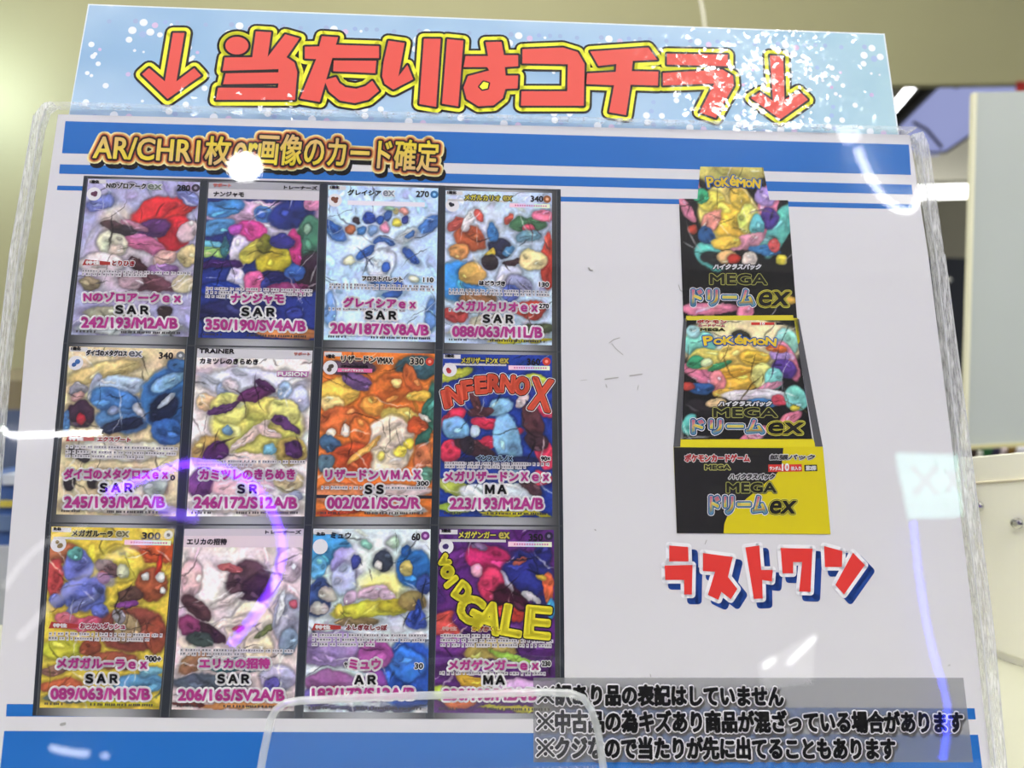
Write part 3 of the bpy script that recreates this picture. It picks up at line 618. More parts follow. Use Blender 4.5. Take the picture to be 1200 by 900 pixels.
ART[0,3] = ((186,202,224), [(.4,.2,.3,.12,0,(206,218,234),.5),(.1,.6,.18,.15,20,(66,144,212)),(.3,.66,.14,.06,30,(72,140,206)),(.24,.32,.17,.09,20,(182,92,56)),(.13,.4,.1,.06,0,(214,150,90)),(.1,.22,.1,.04,-30,(190,90,80)),(.22,.2,.05,.09,25,(234,232,238)),(.31,.17,.04,.05,-30,(210,90,80)),(.52,.37,.12,.07,10,(44,46,70)),(.45,.27,.05,.07,-15,(64,124,186)),(.6,.38,.07,.03,-30,(90,150,200)),(.42,.43,.05,.06,30,(226,190,72)),(.42,.47,.09,.05,0,(54,44,50)),(.66,.46,.12,.025,-8,(70,46,50)),(.73,.44,.04,.03,0,(204,60,70)),(.58,.18,.03,.05,20,(214,96,80)),
  (.76,.21,.18,.06,0,(74,122,84)),(.77,.24,.06,.035,0,(226,96,124)),(.9,.15,.11,.045,10,(234,126,156)),(.77,.29,.12,.045,0,(116,164,184)),(.95,.45,.06,.2,0,(214,76,60)),(.82,.45,.14,.08,0,(222,206,152)),(.6,.56,.14,.08,-20,(204,210,226)),(.7,.62,.14,.06,20,(150,150,184)),(.25,.55,.12,.08,0,(214,172,96)),(.3,.72,.2,.06,0,(150,104,66)),(.62,.68,.1,.06,0,(90,110,190)),(.8,.78,.16,.06,0,(190,70,56)),(.1,.82,.12,.05,0,(186,74,72)),(.4,.86,.2,.05,0,(206,196,170)),(.5,.93,.5,.04,0,(190,184,160)),(.85,.9,.2,.04,0,(90,100,70)),(.72,.975,.33,.018,0,(226,212,44),.1)])
ART[1,0] = ((214,198,160), [(.3,.15,.35,.06,-15,(222,200,140)),(.25,.25,.06,.1,20,(170,180,206)),(.45,.24,.24,.07,-8,(186,206,230)),(.44,.33,.25,.09,12,(76,126,186)),(.5,.44,.25,.08,5,(86,130,184)),(.68,.38,.12,.05,15,(206,210,220)),(.42,.38,.06,.03,0,(150,160,190)),(.5,.47,.2,.04,-10,(40,48,74)),(.87,.3,.24,.2,0,(62,112,172)),(.86,.2,.16,.05,-30,(150,190,226)),(.84,.36,.12,.1,30,(36,44,72)),(.86,.31,.1,.02,-40,(206,216,232)),(.9,.5,.14,.09,10,(62,104,168)),(.95,.1,.12,.05,0,(60,100,150)),
  (.1,.27,.09,.05,0,(162,162,180)),(.1,.31,.06,.03,0,(222,176,170)),(.14,.41,.13,.08,0,(62,44,62)),(.16,.43,.035,.04,0,(180,50,64)),(.03,.46,.05,.08,0,(90,140,200)),(.5,.62,.5,.07,0,(212,208,196)),(.14,.64,.1,.04,20,(52,48,52)),(.1,.8,.06,.07,10,(50,46,50)),(.3,.8,.06,.06,0,(60,54,56)),(.6,.82,.3,.1,0,(222,212,190)),(.82,.82,.12,.08,0,(170,180,170)),(.5,.95,.5,.05,0,(208,202,190))])
ART[1,1] = ((236,226,224), [(.5,.2,.5,.09,0,(214,216,232)),(.1,.33,.1,.06,0,(238,206,160)),(.24,.25,.07,.05,0,(170,180,216)),(.9,.3,.1,.09,0,(196,204,228)),(.9,.45,.07,.06,0,(216,190,200)),(.55,.46,.42,.2,0,(226,220,118)),(.3,.36,.18,.1,20,(228,224,136)),(.78,.38,.14,.1,0,(232,228,140)),(.86,.62,.16,.09,0,(188,166,92)),(.13,.62,.14,.1,0,(190,158,92)),(.52,.27,.18,.05,-14,(108,54,104)),(.62,.21,.1,.03,30,(84,44,90)),(.3,.22,.08,.04,30,(226,214,224)),(.78,.24,.06,.05,20,(170,196,228)),(.5,.52,.24,.03,-35,(246,222,212)),(.66,.5,.12,.03,30,(240,212,206)),(.3,.5,.05,.03,0,(120,160,206)),(.66,.61,.06,.04,0,(130,190,216)),(.26,.36,.16,.03,-20,(96,60,110)),(.8,.46,.05,.1,-60,(84,52,100)),(.2,.63,.12,.06,-20,(82,44,92)),(.87,.61,.1,.06,20,(78,46,96)),
  (.5,.68,.25,.06,0,(240,214,206)),(.1,.8,.1,.09,0,(120,70,130)),(.45,.83,.3,.07,0,(238,196,206)),(.85,.8,.14,.06,0,(214,196,150)),(.5,.94,.5,.05,0,(236,222,208)),(.9,.88,.1,.03,0,(180,190,220))])
ART[1,2] = ((224,126,56), [(.15,.24,.2,.1,-20,(246,206,96)),(.1,.32,.1,.06,0,(250,222,150)),(.85,.09,.22,.08,0,(56,92,104)),(.25,.09,.25,.05,0,(90,70,90)),(.32,.18,.16,.05,20,(122,92,150)),(.62,.22,.24,.1,-18,(216,116,56)),(.8,.16,.07,.11,-25,(206,110,60)),(.66,.19,.05,.03,0,(244,206,140)),(.95,.4,.07,.24,10,(62,124,110)),(.85,.27,.12,.04,-15,(240,200,90)),(.45,.33,.12,.06,10,(240,170,80)),(.72,.4,.2,.05,10,(236,206,110)),(.62,.56,.24,.18,5,(240,222,204)),(.6,.66,.2,.08,0,(246,232,206)),(.8,.56,.06,.04,0,(244,222,80),.2),(.72,.6,.06,.045,0,(246,226,90),.2),(.55,.63,.04,.03,0,(246,230,120),.2),
  (.16,.42,.2,.09,-8,(216,116,66)),(.1,.5,.04,.035,40,(246,236,220)),(.22,.49,.04,.03,0,(246,236,220)),(.1,.56,.1,.05,20,(66,100,136)),(.86,.45,.09,.06,0,(206,92,52)),(.92,.4,.06,.02,30,(248,240,228)),(.35,.5,.1,.09,0,(222,120,62)),(.3,.65,.2,.1,0,(196,86,48)),(.4,.6,.2,.025,-40,(246,190,100)),(.08,.68,.08,.06,0,(90,120,140)),(.92,.65,.08,.1,0,(200,120,80)),(.95,.75,.06,.06,0,(90,140,120)),(.3,.87,.4,.06,0,(222,140,96)),(.7,.85,.3,.05,0,(226,206,206)),(.2,.97,.22,.02,0,(206,80,50)),(.7,.97,.3,.02,0,(222,222,222))])
ART[1,3] = ((36,62,146), [(.1,.14,.2,.04,-20,(204,214,76)),(.88,.17,.14,.05,20,(206,216,80)),(.5,.17,.3,.04,0,(70,150,210)),(.1,.4,.14,.05,-30,(226,62,92)),(.95,.36,.1,.04,30,(228,64,96)),(.5,.45,.26,.04,10,(222,58,88)),(.45,.54,.2,.03,-10,(224,60,90)),(.94,.62,.1,.1,-30,(228,66,98)),(.08,.6,.1,.07,40,(226,64,94)),(.6,.55,.13,.2,-12,(136,186,222)),(.52,.33,.13,.06,-20,(150,202,232)),(.12,.46,.14,.07,20,(132,184,226)),(.3,.48,.05,.04,0,(206,226,242)),(.82,.42,.1,.12,-20,(94,56,60)),(.86,.54,.12,.06,20,(70,48,56)),(.3,.58,.2,.05,15,(84,54,60)),(.24,.56,.06,.06,0,(50,44,54)),(.35,.36,.13,.04,-10,(96,56,62)),(.3,.29,.04,.08,-30,(110,64,66)),(.72,.29,.05,.07,30,(226,206,206)),
  (.5,.66,.4,.04,0,(36,44,90)),(.18,.84,.24,.05,15,(192,208,90)),(.5,.86,.35,.07,0,(220,228,234)),(.8,.82,.12,.05,30,(90,60,66)),(.9,.76,.1,.05,0,(226,70,100)),(.15,.95,.16,.03,0,(180,206,80)),(.68,.975,.34,.018,0,(226,212,44),.1)])
ART[2,0] = ((214,190,76), [(.1,.14,.15,.06,0,(176,110,80)),(.85,.13,.22,.07,0,(206,92,50)),(.06,.3,.08,.14,0,(186,76,80)),(.6,.2,.2,.1,0,(226,206,90)),(.24,.22,.13,.1,-10,(112,122,200)),(.3,.38,.2,.1,10,(100,112,188)),(.2,.15,.07,.04,0,(110,180,170)),(.3,.43,.16,.03,-30,(130,136,190)),(.47,.23,.11,.05,10,(116,90,96)),(.44,.29,.06,.04,0,(214,120,96)),(.45,.3,.12,.05,0,(120,124,196),.3,.6),(.6,.24,.06,.04,-40,(206,206,180)),(.08,.42,.08,.04,0,(90,100,170)),(.45,.48,.08,.05,0,(100,112,190)),(.35,.55,.25,.05,0,(212,96,126)),(.16,.52,.1,.04,0,(216,120,140)),(.85,.32,.15,.1,0,(160,86,60)),(.9,.2,.02,.08,10,(206,60,44)),(.8,.28,.035,.025,0,(234,234,234),.12),(.92,.27,.04,.03,0,(236,236,236),.12),(.95,.35,.03,.025,0,(232,232,232),.12),
  (.68,.38,.11,.05,0,(96,70,66)),(.67,.43,.1,.02,0,(150,80,170)),(.72,.57,.3,.13,0,(130,70,62)),(.66,.56,.12,.09,0,(172,150,112)),(.6,.5,.05,.05,0,(150,150,160)),(.92,.6,.1,.1,0,(150,80,60)),(.15,.69,.2,.06,0,(196,196,70)),(.4,.68,.1,.05,0,(150,80,60)),(.6,.74,.2,.05,0,(150,84,66)),(.8,.86,.24,.055,0,(98,156,198)),(.9,.8,.1,.03,0,(120,180,206)),(.15,.88,.2,.035,0,(206,110,76)),(.1,.8,.12,.03,0,(150,110,100)),(.3,.95,.3,.025,0,(110,130,130)),(.68,.972,.34,.02,0,(216,206,50),.1)])
ART[2,1] = ((224,208,208), [(.4,.3,.34,.22,0,(240,228,226),.6),(.08,.28,.1,.12,0,(216,180,186)),(.9,.2,.14,.1,0,(206,186,196)),(.55,.29,.18,.12,0,(88,62,70)),(.62,.34,.12,.08,20,(70,46,58)),(.4,.22,.12,.025,10,(206,110,112)),(.4,.4,.16,.025,-20,(240,228,226)),(.6,.56,.2,.16,0,(236,222,196)),(.68,.66,.14,.1,0,(230,216,184)),(.42,.53,.2,.03,-15,(236,222,208)),(.14,.44,.16,.05,35,(90,60,66)),(.28,.58,.16,.035,35,(72,46,56)),(.1,.55,.1,.06,0,(130,60,100)),(.2,.62,.12,.05,0,(70,84,80)),(.5,.56,.06,.02,0,(200,60,70)),(.75,.56,.14,.02,-30,(120,130,70)),(.9,.5,.13,.14,0,(170,174,194)),(.95,.43,.045,.03,0,(224,106,126)),(.93,.62,.09,.08,0,(130,150,170)),(.84,.44,.03,.1,10,(220,222,226)),
  (.15,.75,.16,.05,-20,(150,110,80)),(.5,.76,.3,.04,0,(60,120,130)),(.3,.86,.35,.06,0,(86,96,112)),(.85,.82,.16,.08,0,(180,176,206)),(.8,.87,.06,.06,0,(100,90,170)),(.5,.92,.4,.03,0,(150,150,160)),(.6,.975,.4,.018,0,(226,156,92),.1),(.13,.97,.15,.015,0,(120,60,50),.1)])
ART[2,2] = ((206,218,224), [(.1,.12,.24,.1,0,(74,152,208)),(.04,.22,.08,.06,0,(106,176,222)),(.3,.2,.16,.09,0,(170,160,216)),(.5,.16,.25,.12,0,(226,236,232),.5),(.45,.09,.06,.025,30,(150,210,190)),(.68,.08,.06,.03,0,(196,222,196)),(.6,.32,.25,.12,0,(230,226,140),.5),(.6,.18,.1,.055,-8,(60,70,88)),(.56,.2,.035,.03,0,(206,206,206)),(.86,.22,.16,.12,0,(48,112,184)),(.8,.12,.06,.03,-40,(40,90,160)),(.8,.22,.05,.05,0,(226,206,120)),(.95,.3,.08,.06,0,(60,80,150)),(.28,.28,.12,.09,0,(196,208,240)),(.36,.18,.04,.04,0,(60,70,140)),(.52,.35,.14,.045,-8,(226,196,216)),(.64,.37,.07,.04,0,(232,204,222)),(.34,.38,.05,.05,30,(206,176,210)),(.5,.45,.36,.05,-5,(204,200,72)),(.7,.42,.14,.04,-10,(190,180,60)),(.86,.4,.14,.06,0,(150,132,84)),
  (.07,.38,.1,.12,0,(58,80,134)),(.14,.36,.08,.04,20,(200,190,184)),(.08,.44,.07,.04,0,(206,196,190)),(.24,.45,.05,.04,0,(226,206,90)),(.9,.5,.1,.06,0,(66,92,180)),(.9,.46,.035,.08,10,(44,70,150)),(.4,.52,.2,.03,0,(150,130,90)),(.2,.66,.3,.1,0,(150,126,176)),(.85,.8,.3,.2,0,(44,86,176)),(.82,.74,.16,.1,0,(60,120,206)),(.55,.7,.16,.09,0,(160,80,150)),(.55,.86,.12,.08,0,(130,70,150)),(.22,.85,.24,.08,0,(150,96,150)),(.28,.9,.12,.04,0,(206,84,96)),(.1,.93,.12,.05,0,(110,100,170)),(.5,.98,.5,.015,0,(90,90,120))])
ART[2,3] = ((92,44,118), [(.15,.18,.15,.06,-20,(110,50,130)),(.42,.17,.2,.09,8,(196,50,108)),(.46,.31,.13,.1,0,(214,66,106)),(.32,.23,.06,.04,0,(226,170,190)),(.36,.1,.08,.02,0,(130,110,150)),(.78,.24,.24,.13,10,(48,56,136)),(.92,.14,.09,.07,0,(40,44,110)),(.9,.42,.12,.06,0,(44,50,120)),(.62,.38,.16,.08,25,(62,22,44)),(.6,.46,.14,.04,10,(216,74,62)),(.8,.37,.09,.02,25,(236,236,236)),(.6,.29,.1,.02,60,(226,226,236),.15,.8),(.96,.33,.05,.1,0,(226,112,72)),(.97,.44,.05,.06,0,(70,160,220)),(.7,.17,.08,.02,-20,(206,110,90)),(.9,.27,.06,.02,30,(226,190,70)),(.08,.55,.14,.1,30,(222,92,84)),(.3,.52,.2,.08,20,(90,40,120)),(.2,.66,.3,.05,10,(120,60,140)),(.5,.66,.3,.06,-10,(190,170,90)),(.65,.71,.22,.022,14,(164,212,84)),(.85,.66,.2,.05,0,(84,40,110)),
  (.5,.78,.5,.05,0,(96,44,120)),(.62,.87,.42,.06,0,(206,172,212)),(.1,.9,.15,.05,0,(190,216,80)),(.2,.95,.14,.03,0,(226,120,70)),(.35,.84,.2,.03,20,(210,170,60)),(.68,.975,.34,.015,0,(210,200,60),.1)])

PINK = (204, 70, 158)
CAP = {  # caption, its box (u0, u1, v0, v1), rank and box, number and box
(0,0): (('Nのゾロアークｅｘ', 99.1, 211.9, 348, 349.5), ('ＳＡＲ', 136.2, 174, 363, 363.9), ('242/193/M2A/B', 96.6, 208.2, 378, 379.3)),
(0,1): (('ナンジャモ', 271.5, 332.6, 350, 350.4), ('ＳＡＲ', 283.7, 321.6, 365.7, 366.2), ('350/190/SV4A/B', 242, 358, 380.5, 382.5)),
(0,2): (('グレイシアｅｘ', 403, 487, 354.4, 356.8), ('ＳＡＲ', 428.6, 464, 369.5, 370), ('206/187/SV8A/B', 388, 502, 384.9, 387.3)),
(0,3): (('メガルカリオｅｘ', 534, 629.6, 358.8, 360.5), ('ＳＡＲ', 566, 600.7, 373.6, 374.2), ('088/063/M1L/B', 530.6, 635, 388.6, 390)),
(1,0): (('ダイゴのメタグロスｅｘ', 76, 197, 555.4, 555.8), ('ＳＡＲ', 118, 155.4, 571.5, 571.5), ('245/193/M2A/B', 76.7, 193.2, 588.4, 588.4)),
(1,1): (('カミツレのきらめき', 235, 345.7, 556.1, 555.8), ('ＳＲ', 279, 301, 573, 573), ('246/172/S12A/B', 228.4, 348, 588.7, 589.3)),
(1,2): (('リザードンＶＭＡＸ', 382, 493, 556.4, 556.4), ('ＳＳ', 428, 449.3, 573.5, 573.5), ('002/021/SC2/R', 384, 492, 589.4, 589.4)),
(1,3): (('メガリザードンＸｅｘ', 521, 643, 558.4, 558.4), ('ＭＡ', 569, 593, 573.5, 573.5), ('223/193/M2A/B', 527.5, 636, 590, 590)),
(2,0): (('メガガルーラｅｘ', 68, 172.5, 776.5, 777.8), ('ＳＡＲ', 101.3, 138, 794.9, 794.9), ('089/063/M1S/B', 60.8, 176, 812.5, 813)),
(2,1): (('エリカの招待', 234.7, 316.5, 777, 777), ('ＳＡＲ', 255.5, 292, 795.1, 795.1), ('206/165/SV2A/B', 210, 333.3, 813.8, 814.3)),
(2,2): (('ミュウ', 410, 446, 777.8, 777.8), ('ＡＲ', 416, 440, 796.2, 796.2), ('183/172/S12A/B', 366.5, 486, 813, 812)),
(2,3): (('メガゲンガーｅｘ', 526, 630.7, 778.9, 779.2), ('ＭＡ', 567, 591, 796.5, 796.5), ('230/193/M2A/B', 520, 628, 813.5, 813.5))}
# small print on each picture: (text, x0, x1, y middle, height, colour, halo colour)
K, RD = (30, 28, 32), (176, 48, 44)
def hp(n, x0=.8, x1=.915): return (n, x0, x1, .043, .038, K, None)
SMALL = {
(0,0): [('1進化', .02, .1, .02, .02, K, None), ('Nのゾロアーク', .17, .52, .04, .036, K, (225, 222, 230)), ('ex', .54, .66, .042, .03, (120, 130, 120), (220, 225, 220)), hp('280'), ('特性', .06, .18, .545, .022, WHT, None), ('とりひき', .29, .48, .545, .032, RD, WHT)],
(0,1): [('サポート', .04, .2, .018, .024, (214, 110, 100), None), ('トレーナーズ', .68, .98, .022, .022, (50, 46, 48), None), ('ナンジャモ', .05, .32, .077, .032, (40, 34, 36), None)],
(0,2): [('1進化', .02, .1, .014, .02, K, None), ('グレイシア', .18, .48, .045, .036, K, None), ('ex', .5, .6, .045, .034, (140, 150, 165), WHT), hp('270'), ('フロストバレット', .33, .69, .605, .03, K, WHT), ('110', .88, .97, .605, .028, K, WHT)],
(0,3): [('1進化', .02, .1, .014, .02, K, None), ('メガルカリオ', .18, .51, .045, .036, (236, 226, 90), (40, 50, 60)), ('ex', .54, .62, .045, .03, (206, 190, 90), (60, 60, 50)), hp('340'), ('はどうづき', .32, .56, .61, .028, K, WHT), ('130', .88, .97, .61, .028, K, WHT), ('270', .88, .97, .75, .028, K, WHT)],
(1,0): [('1進化', .02, .1, .012, .02, K, None), ('ダイゴのメタグロス', .15, .5, .035, .034, K, WHT), ('ex', .52, .63, .037, .032, (110, 112, 116), WHT), hp('340', .78, .9), ('特性', .06, .18, .555, .022, WHT, None), ('エクスブート', .3, .58, .555, .028, RD, WHT), ('0', .94, .975, .775, .028, K, None)],
(1,1): [('TRAINER', .02, .32, .014, .026, K, None), ('サポート', .84, .98, .022, .018, (206, 120, 110), None), ('カミツレのきらめき', .03, .53, .076, .032, (40, 34, 36), None), ('FUSION', .71, .96, .148, .024, WHT, (190, 110, 170))],
(1,2): [('V進化', .02, .1, .03, .022, K, None), ('リザードン', .16, .47, .045, .04, K, (236, 226, 206)), ('VMAX', .48, .62, .05, .036, K, (236, 226, 206)), ('330', .78, .9, .05, .04, K, (236, 226, 206)), ('リザードンVから進化', .16, .4, .09, .014, K, None), ('キョダイマックス', .17, .36, .115, .014, WHT, None), ('300', .87, .97, .8, .028, K, WHT)],
(1,3): [('2進化', .02, .1, .012, .018, K, None), ('メガリザードンX', .17, .5, .04, .036, (236, 226, 90), (40, 50, 90)), ('ex', .52, .6, .04, .03, (206, 190, 90), (50, 50, 60)), hp('360', .77, .89), ('インフェルノX', .32, .64, .645, .028, K, (170, 200, 226)), ('90×', .9, .98, .645, .026, K, WHT)],
(2,0): [('たね', .02, .08, .012, .016, K, None), ('メガガルーラ', .17, .5, .035, .034, (60, 56, 40), (226, 216, 150)), ('ex', .53, .63, .035, .03, (130, 126, 90), (220, 215, 180)), hp('300', .74, .89), ('特性', .07, .18, .553, .02, WHT, None), ('おつかいダッシュ', .29, .66, .553, .03, (180, 60, 90), WHT), ('200+', .85, .98, .728, .03, K, WHT)],
(2,1): [('トレーナーズ', .68, .98, .018, .02, (50, 46, 48), None), ('エリカの招待', .03, .36, .073, .034, (40, 34, 36), None)],
(2,2): [('たね', .03, .1, .028, .018, K, None), ('ミュウ', .15, .32, .036, .032, K, None), hp('60', .84, .91), ('特性', .06, .18, .545, .02, WHT, None), ('ふしぎなしっぽ', .31, .65, .545, .028, (150, 50, 60), WHT), ('サ', .31, .35, .748, .028, K, WHT), ('30', .89, .955, .752, .028, K, WHT)],
(2,3): [('2進化', .02, .1, .01, .016, K, None), ('メガゲンガー', .17, .49, .032, .036, (236, 226, 90), (40, 40, 80)), ('ex', .52, .61, .034, .034, (206, 190, 90), (60, 60, 50)), hp('350', .78, .9), ('特性', .05, .17, .55, .02, (226, 180, 170), None), ('かげかくし', .3, .54, .55, .026, (170, 70, 60), (226, 206, 190)), ('230', .89, .96, .735, .026, K, WHT)]}
RULES = {(0,0): [.6, .62], (0,1): [.69, .715, .74], (0,2): [.65, .668, .805], (0,3): [.66, .68, .79], (1,0): [.605, .635, .66], (1,1): [.68, .7], (1,2): [.83], (1,3): [.68, .7], (2,0): [.6, .625], (2,1): [.68, .7], (2,2): [.59, .615, .64], (2,3): [.59, .615, .64, .79]}
BAND = {(0,1): [(0, .105, (206, 202, 206)), (0, .042, (166, 166, 172))], (1,1): [(0, .055, (206, 204, 208))], (2,1): [(0, .105, (226, 208, 216)), (0, .04, (206, 196, 206))]}
DOTS = {(0,0): (.965, .04, (50, 40, 60)), (0,2): (.965, .043, (50, 110, 160)), (0,3): (.955, .043, (150, 90, 50)), (1,0): (.965, .04, (110, 114, 120)), (1,2): (.955, .05, (196, 60, 40)), (1,3): (.95, .04, (196, 60, 40)), (2,0): (.955, .035, (206, 204, 190)), (2,2): (.955, .037, (120, 60, 130)), (2,3): (.955, .035, (40, 34, 60))}
WHATS = {(0,0): 'red, violet and cream artwork', (0,1): 'navy, yellow and pink artwork', (0,2): 'pale icy blue artwork', (0,3): 'red, green and blue artwork', (1,0): 'steel blue and tan artwork', (1,1): 'pale yellow and purple artwork',
         (1,2): 'flaming orange artwork', (1,3): 'blue artwork under orange lettering', (2,0): 'yellow and brown artwork', (2,1): 'cream and pale pink artwork', (2,2): 'blue and yellow-green artwork', (2,3): 'purple artwork with big yellow lettering'}
for (r, c), quad in CARDS.items():
    f = quad_map(quad); base, blobs = ART[r, c]
    pic = MB(); grid_mesh(pic, f, paint(140, 196, base, blobs, r * 7 + c * 31 + 5), 5 * LZ)
    pic = tag(pic.build('card_picture', INK, poster), 'card picture with ' + WHATS[r, c])
    det = MB()
    R = lambda x0, y0, x1, y1, z, col: det.poly([f(x0, y1), f(x1, y1), f(x1, y0), f(x0, y0)], z * LZ, ink(col))
    for y0, y1, col in BAND.get((r, c), []): R(0, y0, 1, y1, 6 + (y1 < .05), col)
    if (r, c) not in BAND:
        R(.005, .004, .16, .03, 6, (214, 212, 214))
        p = f(.065, .1); det.disc(p[0], p[1], 8.5 * PX, 6 * LZ, ink((226, 224, 228)), 20)
        if (r, c) != (2, 2):
            q_ = random.Random(r * 4 + c); cc = [(110, 60, 90), 0, (120, 70, 50), (40, 44, 50), (70, 110, 170), 0, (90, 80, 70), (190, 60, 70), (150, 130, 90), 0, 0, (90, 70, 140)][r * 4 + c]
            for i in range(3): det.disc(p[0] + q_.uniform(-2.5, 2.5) * PX, p[1] + q_.uniform(-2.5, 2.5) * PX, q_.uniform(2, 3.4) * PX, 7 * LZ, ink(cc), 9)
    if (r, c) in DOTS:
        x, y, col = DOTS[r, c]; p = f(x, y); det.disc(p[0], p[1], 5 * PX, 7 * LZ, ink(col), 18); det.disc(p[0], p[1], 2.1 * PX, 8 * LZ, ink([min(255, v + 90) for v in col] if sum(col) < 500 else (70, 70, 60)), 9)
    if (r, c) in ((0, 3), (1, 3), (2, 0), (2, 3)):
        yy = .09 if r == 0 else .082
        for i, col in enumerate(((246, 206, 222), (232, 206, 236), (206, 214, 240), (206, 236, 220), (232, 240, 206))): R(.6 + .076 * i, yy - .014, .6 + .076 * (i + 1), yy + .014, 6, col)
        rl = random.Random(c); 
        for i in range(14): R(.65 + .022 * i, yy - .005, .65 + .022 * i + .014, yy + .005, 7, (206, 110, 160))
        R(.02, .058, .58, .072, 6, (206, 204, 206))
    if any(t[0] == '特性' for t in SMALL[r, c]) and (r, c) != (2, 3):
        y = [t[3] for t in SMALL[r, c] if t[0] == '特性'][0]
        det.poly([f(.03, y + .018), f(.27, y + .012), f(.27, y - .008), f(.05, y - .02)], 6 * LZ, ink((166, 52, 46)))
    if (r, c) == (1, 2): R(.13, .103, .44, .127, 6, (226, 110, 160)); R(0, .872, 1, .892, 6, (40, 36, 40))
    if (r, c) == (1, 1): det.poly([f(.7, .165), f(.97, .165), f(.98, .13), f(.7, .13)], 6 * LZ, ink((178, 110, 170)))
    if (r, c) == (0, 2): R(.18, .098, .88, .128, 6, (230, 224, 236))
    # lines of tiny print, too small to read: short dashes with a pale halo
    q_ = random.Random(r * 13 + c)
    dark = (r, c) in ((0, 2), (1, 2), (0, 3))
    for y in RULES[r, c]:
        x = .04; end = .97 if y != RULES[r, c][-1] else q_.uniform(.5, .97)
        while x < end:
            w_ = q_.choice((.012, .016, .02)); h_ = q_.choice((.006, .008, .009))
            R(x - .004, y - h_ - .003, x + w_ + .004, y + h_ + .003, 6, (200, 196, 200)); R(x, y - h_ * .8, x + w_ * .7, y + h_ * .3, 7, (96, 92, 100) if not dark else (70, 80, 100))
            x += w_ + q_.choice((.006, .006, .02))
    for x0, x1 in ((.04, .2), (.42, .94)):
        x = x0
        while x < x1: R(x, .972, x + .012, .985, 7, (60, 56, 56)); x += q_.choice((.016, .02, .03))
    for t, x0, x1, y, h, col, halo in SMALL[r, c]:
        p0, p1 = f(x0, y + h / 2), f(x1, y + h / 2); up = f(x0, y - h / 2) - p0
        ly = [(.35, col, 10, 0, 0)]
        if halo: ly = [(1.3, halo, 9, 0, 0)] + ly
        letter(det, t, p0, p1, up, ly, n=6)
    det.build('card_print', INK, pic)
    (t1, t2, t3) = CAP[r, c]
    m1 = MB(); px_letter(m1, t1[0], *t1[1:], 11.2 if r else 10.6, [(3.1, WHT, 12, 0, 0), (.7, PINK, 14, 0, 0)]); m1.build('name_caption', INK, pic)
    m2 = MB(); px_letter(m2, t2[0], *t2[1:], 9.8 if r else 9.2, [(3.1, WHT, 12, 0, 0), (.75, (20, 18, 20), 14, 0, 0)]); m2.build('rank_caption', INK, pic)
    m3 = MB(); px_letter(m3, t3[0], *t3[1:], 12.4 if r else 11.6, [(3.1, WHT, 13, 0, 0), (.8, PINK, 14, 0, 0)]); m3.build('number_caption', INK, pic)
    if (r, c) == (1, 3):
        mm = MB()
        for ch, x, y, w_, h_, a in (('I', 70, 258, 16, 74, 14), ('N', 112, 240, 60, 78, 12), ('F', 176, 212, 46, 76, 9), ('E', 240, 190, 46, 70, 5), ('R', 303, 182, 52, 72, 0), ('N', 368, 184, 58, 72, -4), ('O', 436, 194, 60, 74, -8), ('X', 528, 236, 96, 140, -8)):
            glyph_at(mm, ch, 505 + x / 4.094, 405 + y / 4.094, w_ / 3.9, h_ / 3.75, a, [(3.6, (240, 236, 236), 8, 0, 0), (2.9, (40, 20, 24), 9, 0, 0), (1.7, (232, 92, 66), 10, 0, 0)])
        mm.build('orange_lettering', INK, pic)
    if (r, c) == (2, 3):
        mm = MB()
        for ch, x, y, w_, h_, a in (('V', 76, 196, 38, 36, -58), ('O', 92, 244, 42, 42, -50), ('I', 108, 288, 8, 52, -50), ('D', 158, 332, 56, 66, -36), ('G', 192, 408, 98, 100, -24), ('A', 276, 444, 104, 112, -16), ('L', 378, 458, 80, 112, -10), ('E', 490, 466, 100, 118, -5)):
            glyph_at(mm, ch, 500 + x / 3.75, 605 + y / 3.75, w_ / 3.75, h_ / 3.6, a, [(4.1, (26, 16, 28), 8, 0, 0), (2.5, (238, 226, 50), 10, 0, 0)])
        mm.build('yellow_lettering', INK, pic)

# ------------------------------------------------------------------ picture of the prize box
bx = MB()
bxq = [(795.6, 233), (817, 225), (820, 196), (824, 195), (892, 195.5), (895, 198), (902, 233), (923.3, 235), (934, 376), (801, 380)]
bx.poly([S(*p) for p in [(801, 380), (934, 376), (923.3, 235), (795.6, 233)]], 5 * LZ, ink((26, 24, 26)))
for q_, col in (([(789, 524), (797, 523.5), (805, 374), (801, 373)], (86, 86, 90)), ([(955, 524), (964, 524), (936, 374), (929, 374)], (86, 86, 90)), ([(934, 405), (937, 400), (935, 373), (928, 373)], (226, 212, 30)), ([(796.5, 524), (958, 524), (952, 514), (797.5, 514)], (222, 208, 30)), ([(803, 377), (930, 376), (929, 369.5), (804, 370)], (216, 204, 50))):
    bx.poly([S(*p) for p in q_], 6 * LZ, ink(col))
bx.poly([S(*p) for p in [(793, 624.7), (973, 626), (964, 523.5), (789, 524)]], 7 * LZ, ink((212, 196, 14)))
zq = lambda p: [S(*q) for q in zoomed(p, 780, 500, 6)]
bx.poly(zq([(78, 748), (405, 750), (412, 680), (432, 630), (520, 545), (780, 330), (815, 270), (826, 150), (55, 145)]), 8 * LZ, ink((30, 28, 30)))
bx = bx.build('box_picture', INK, poster)
PANEL = (26, 24, 26)
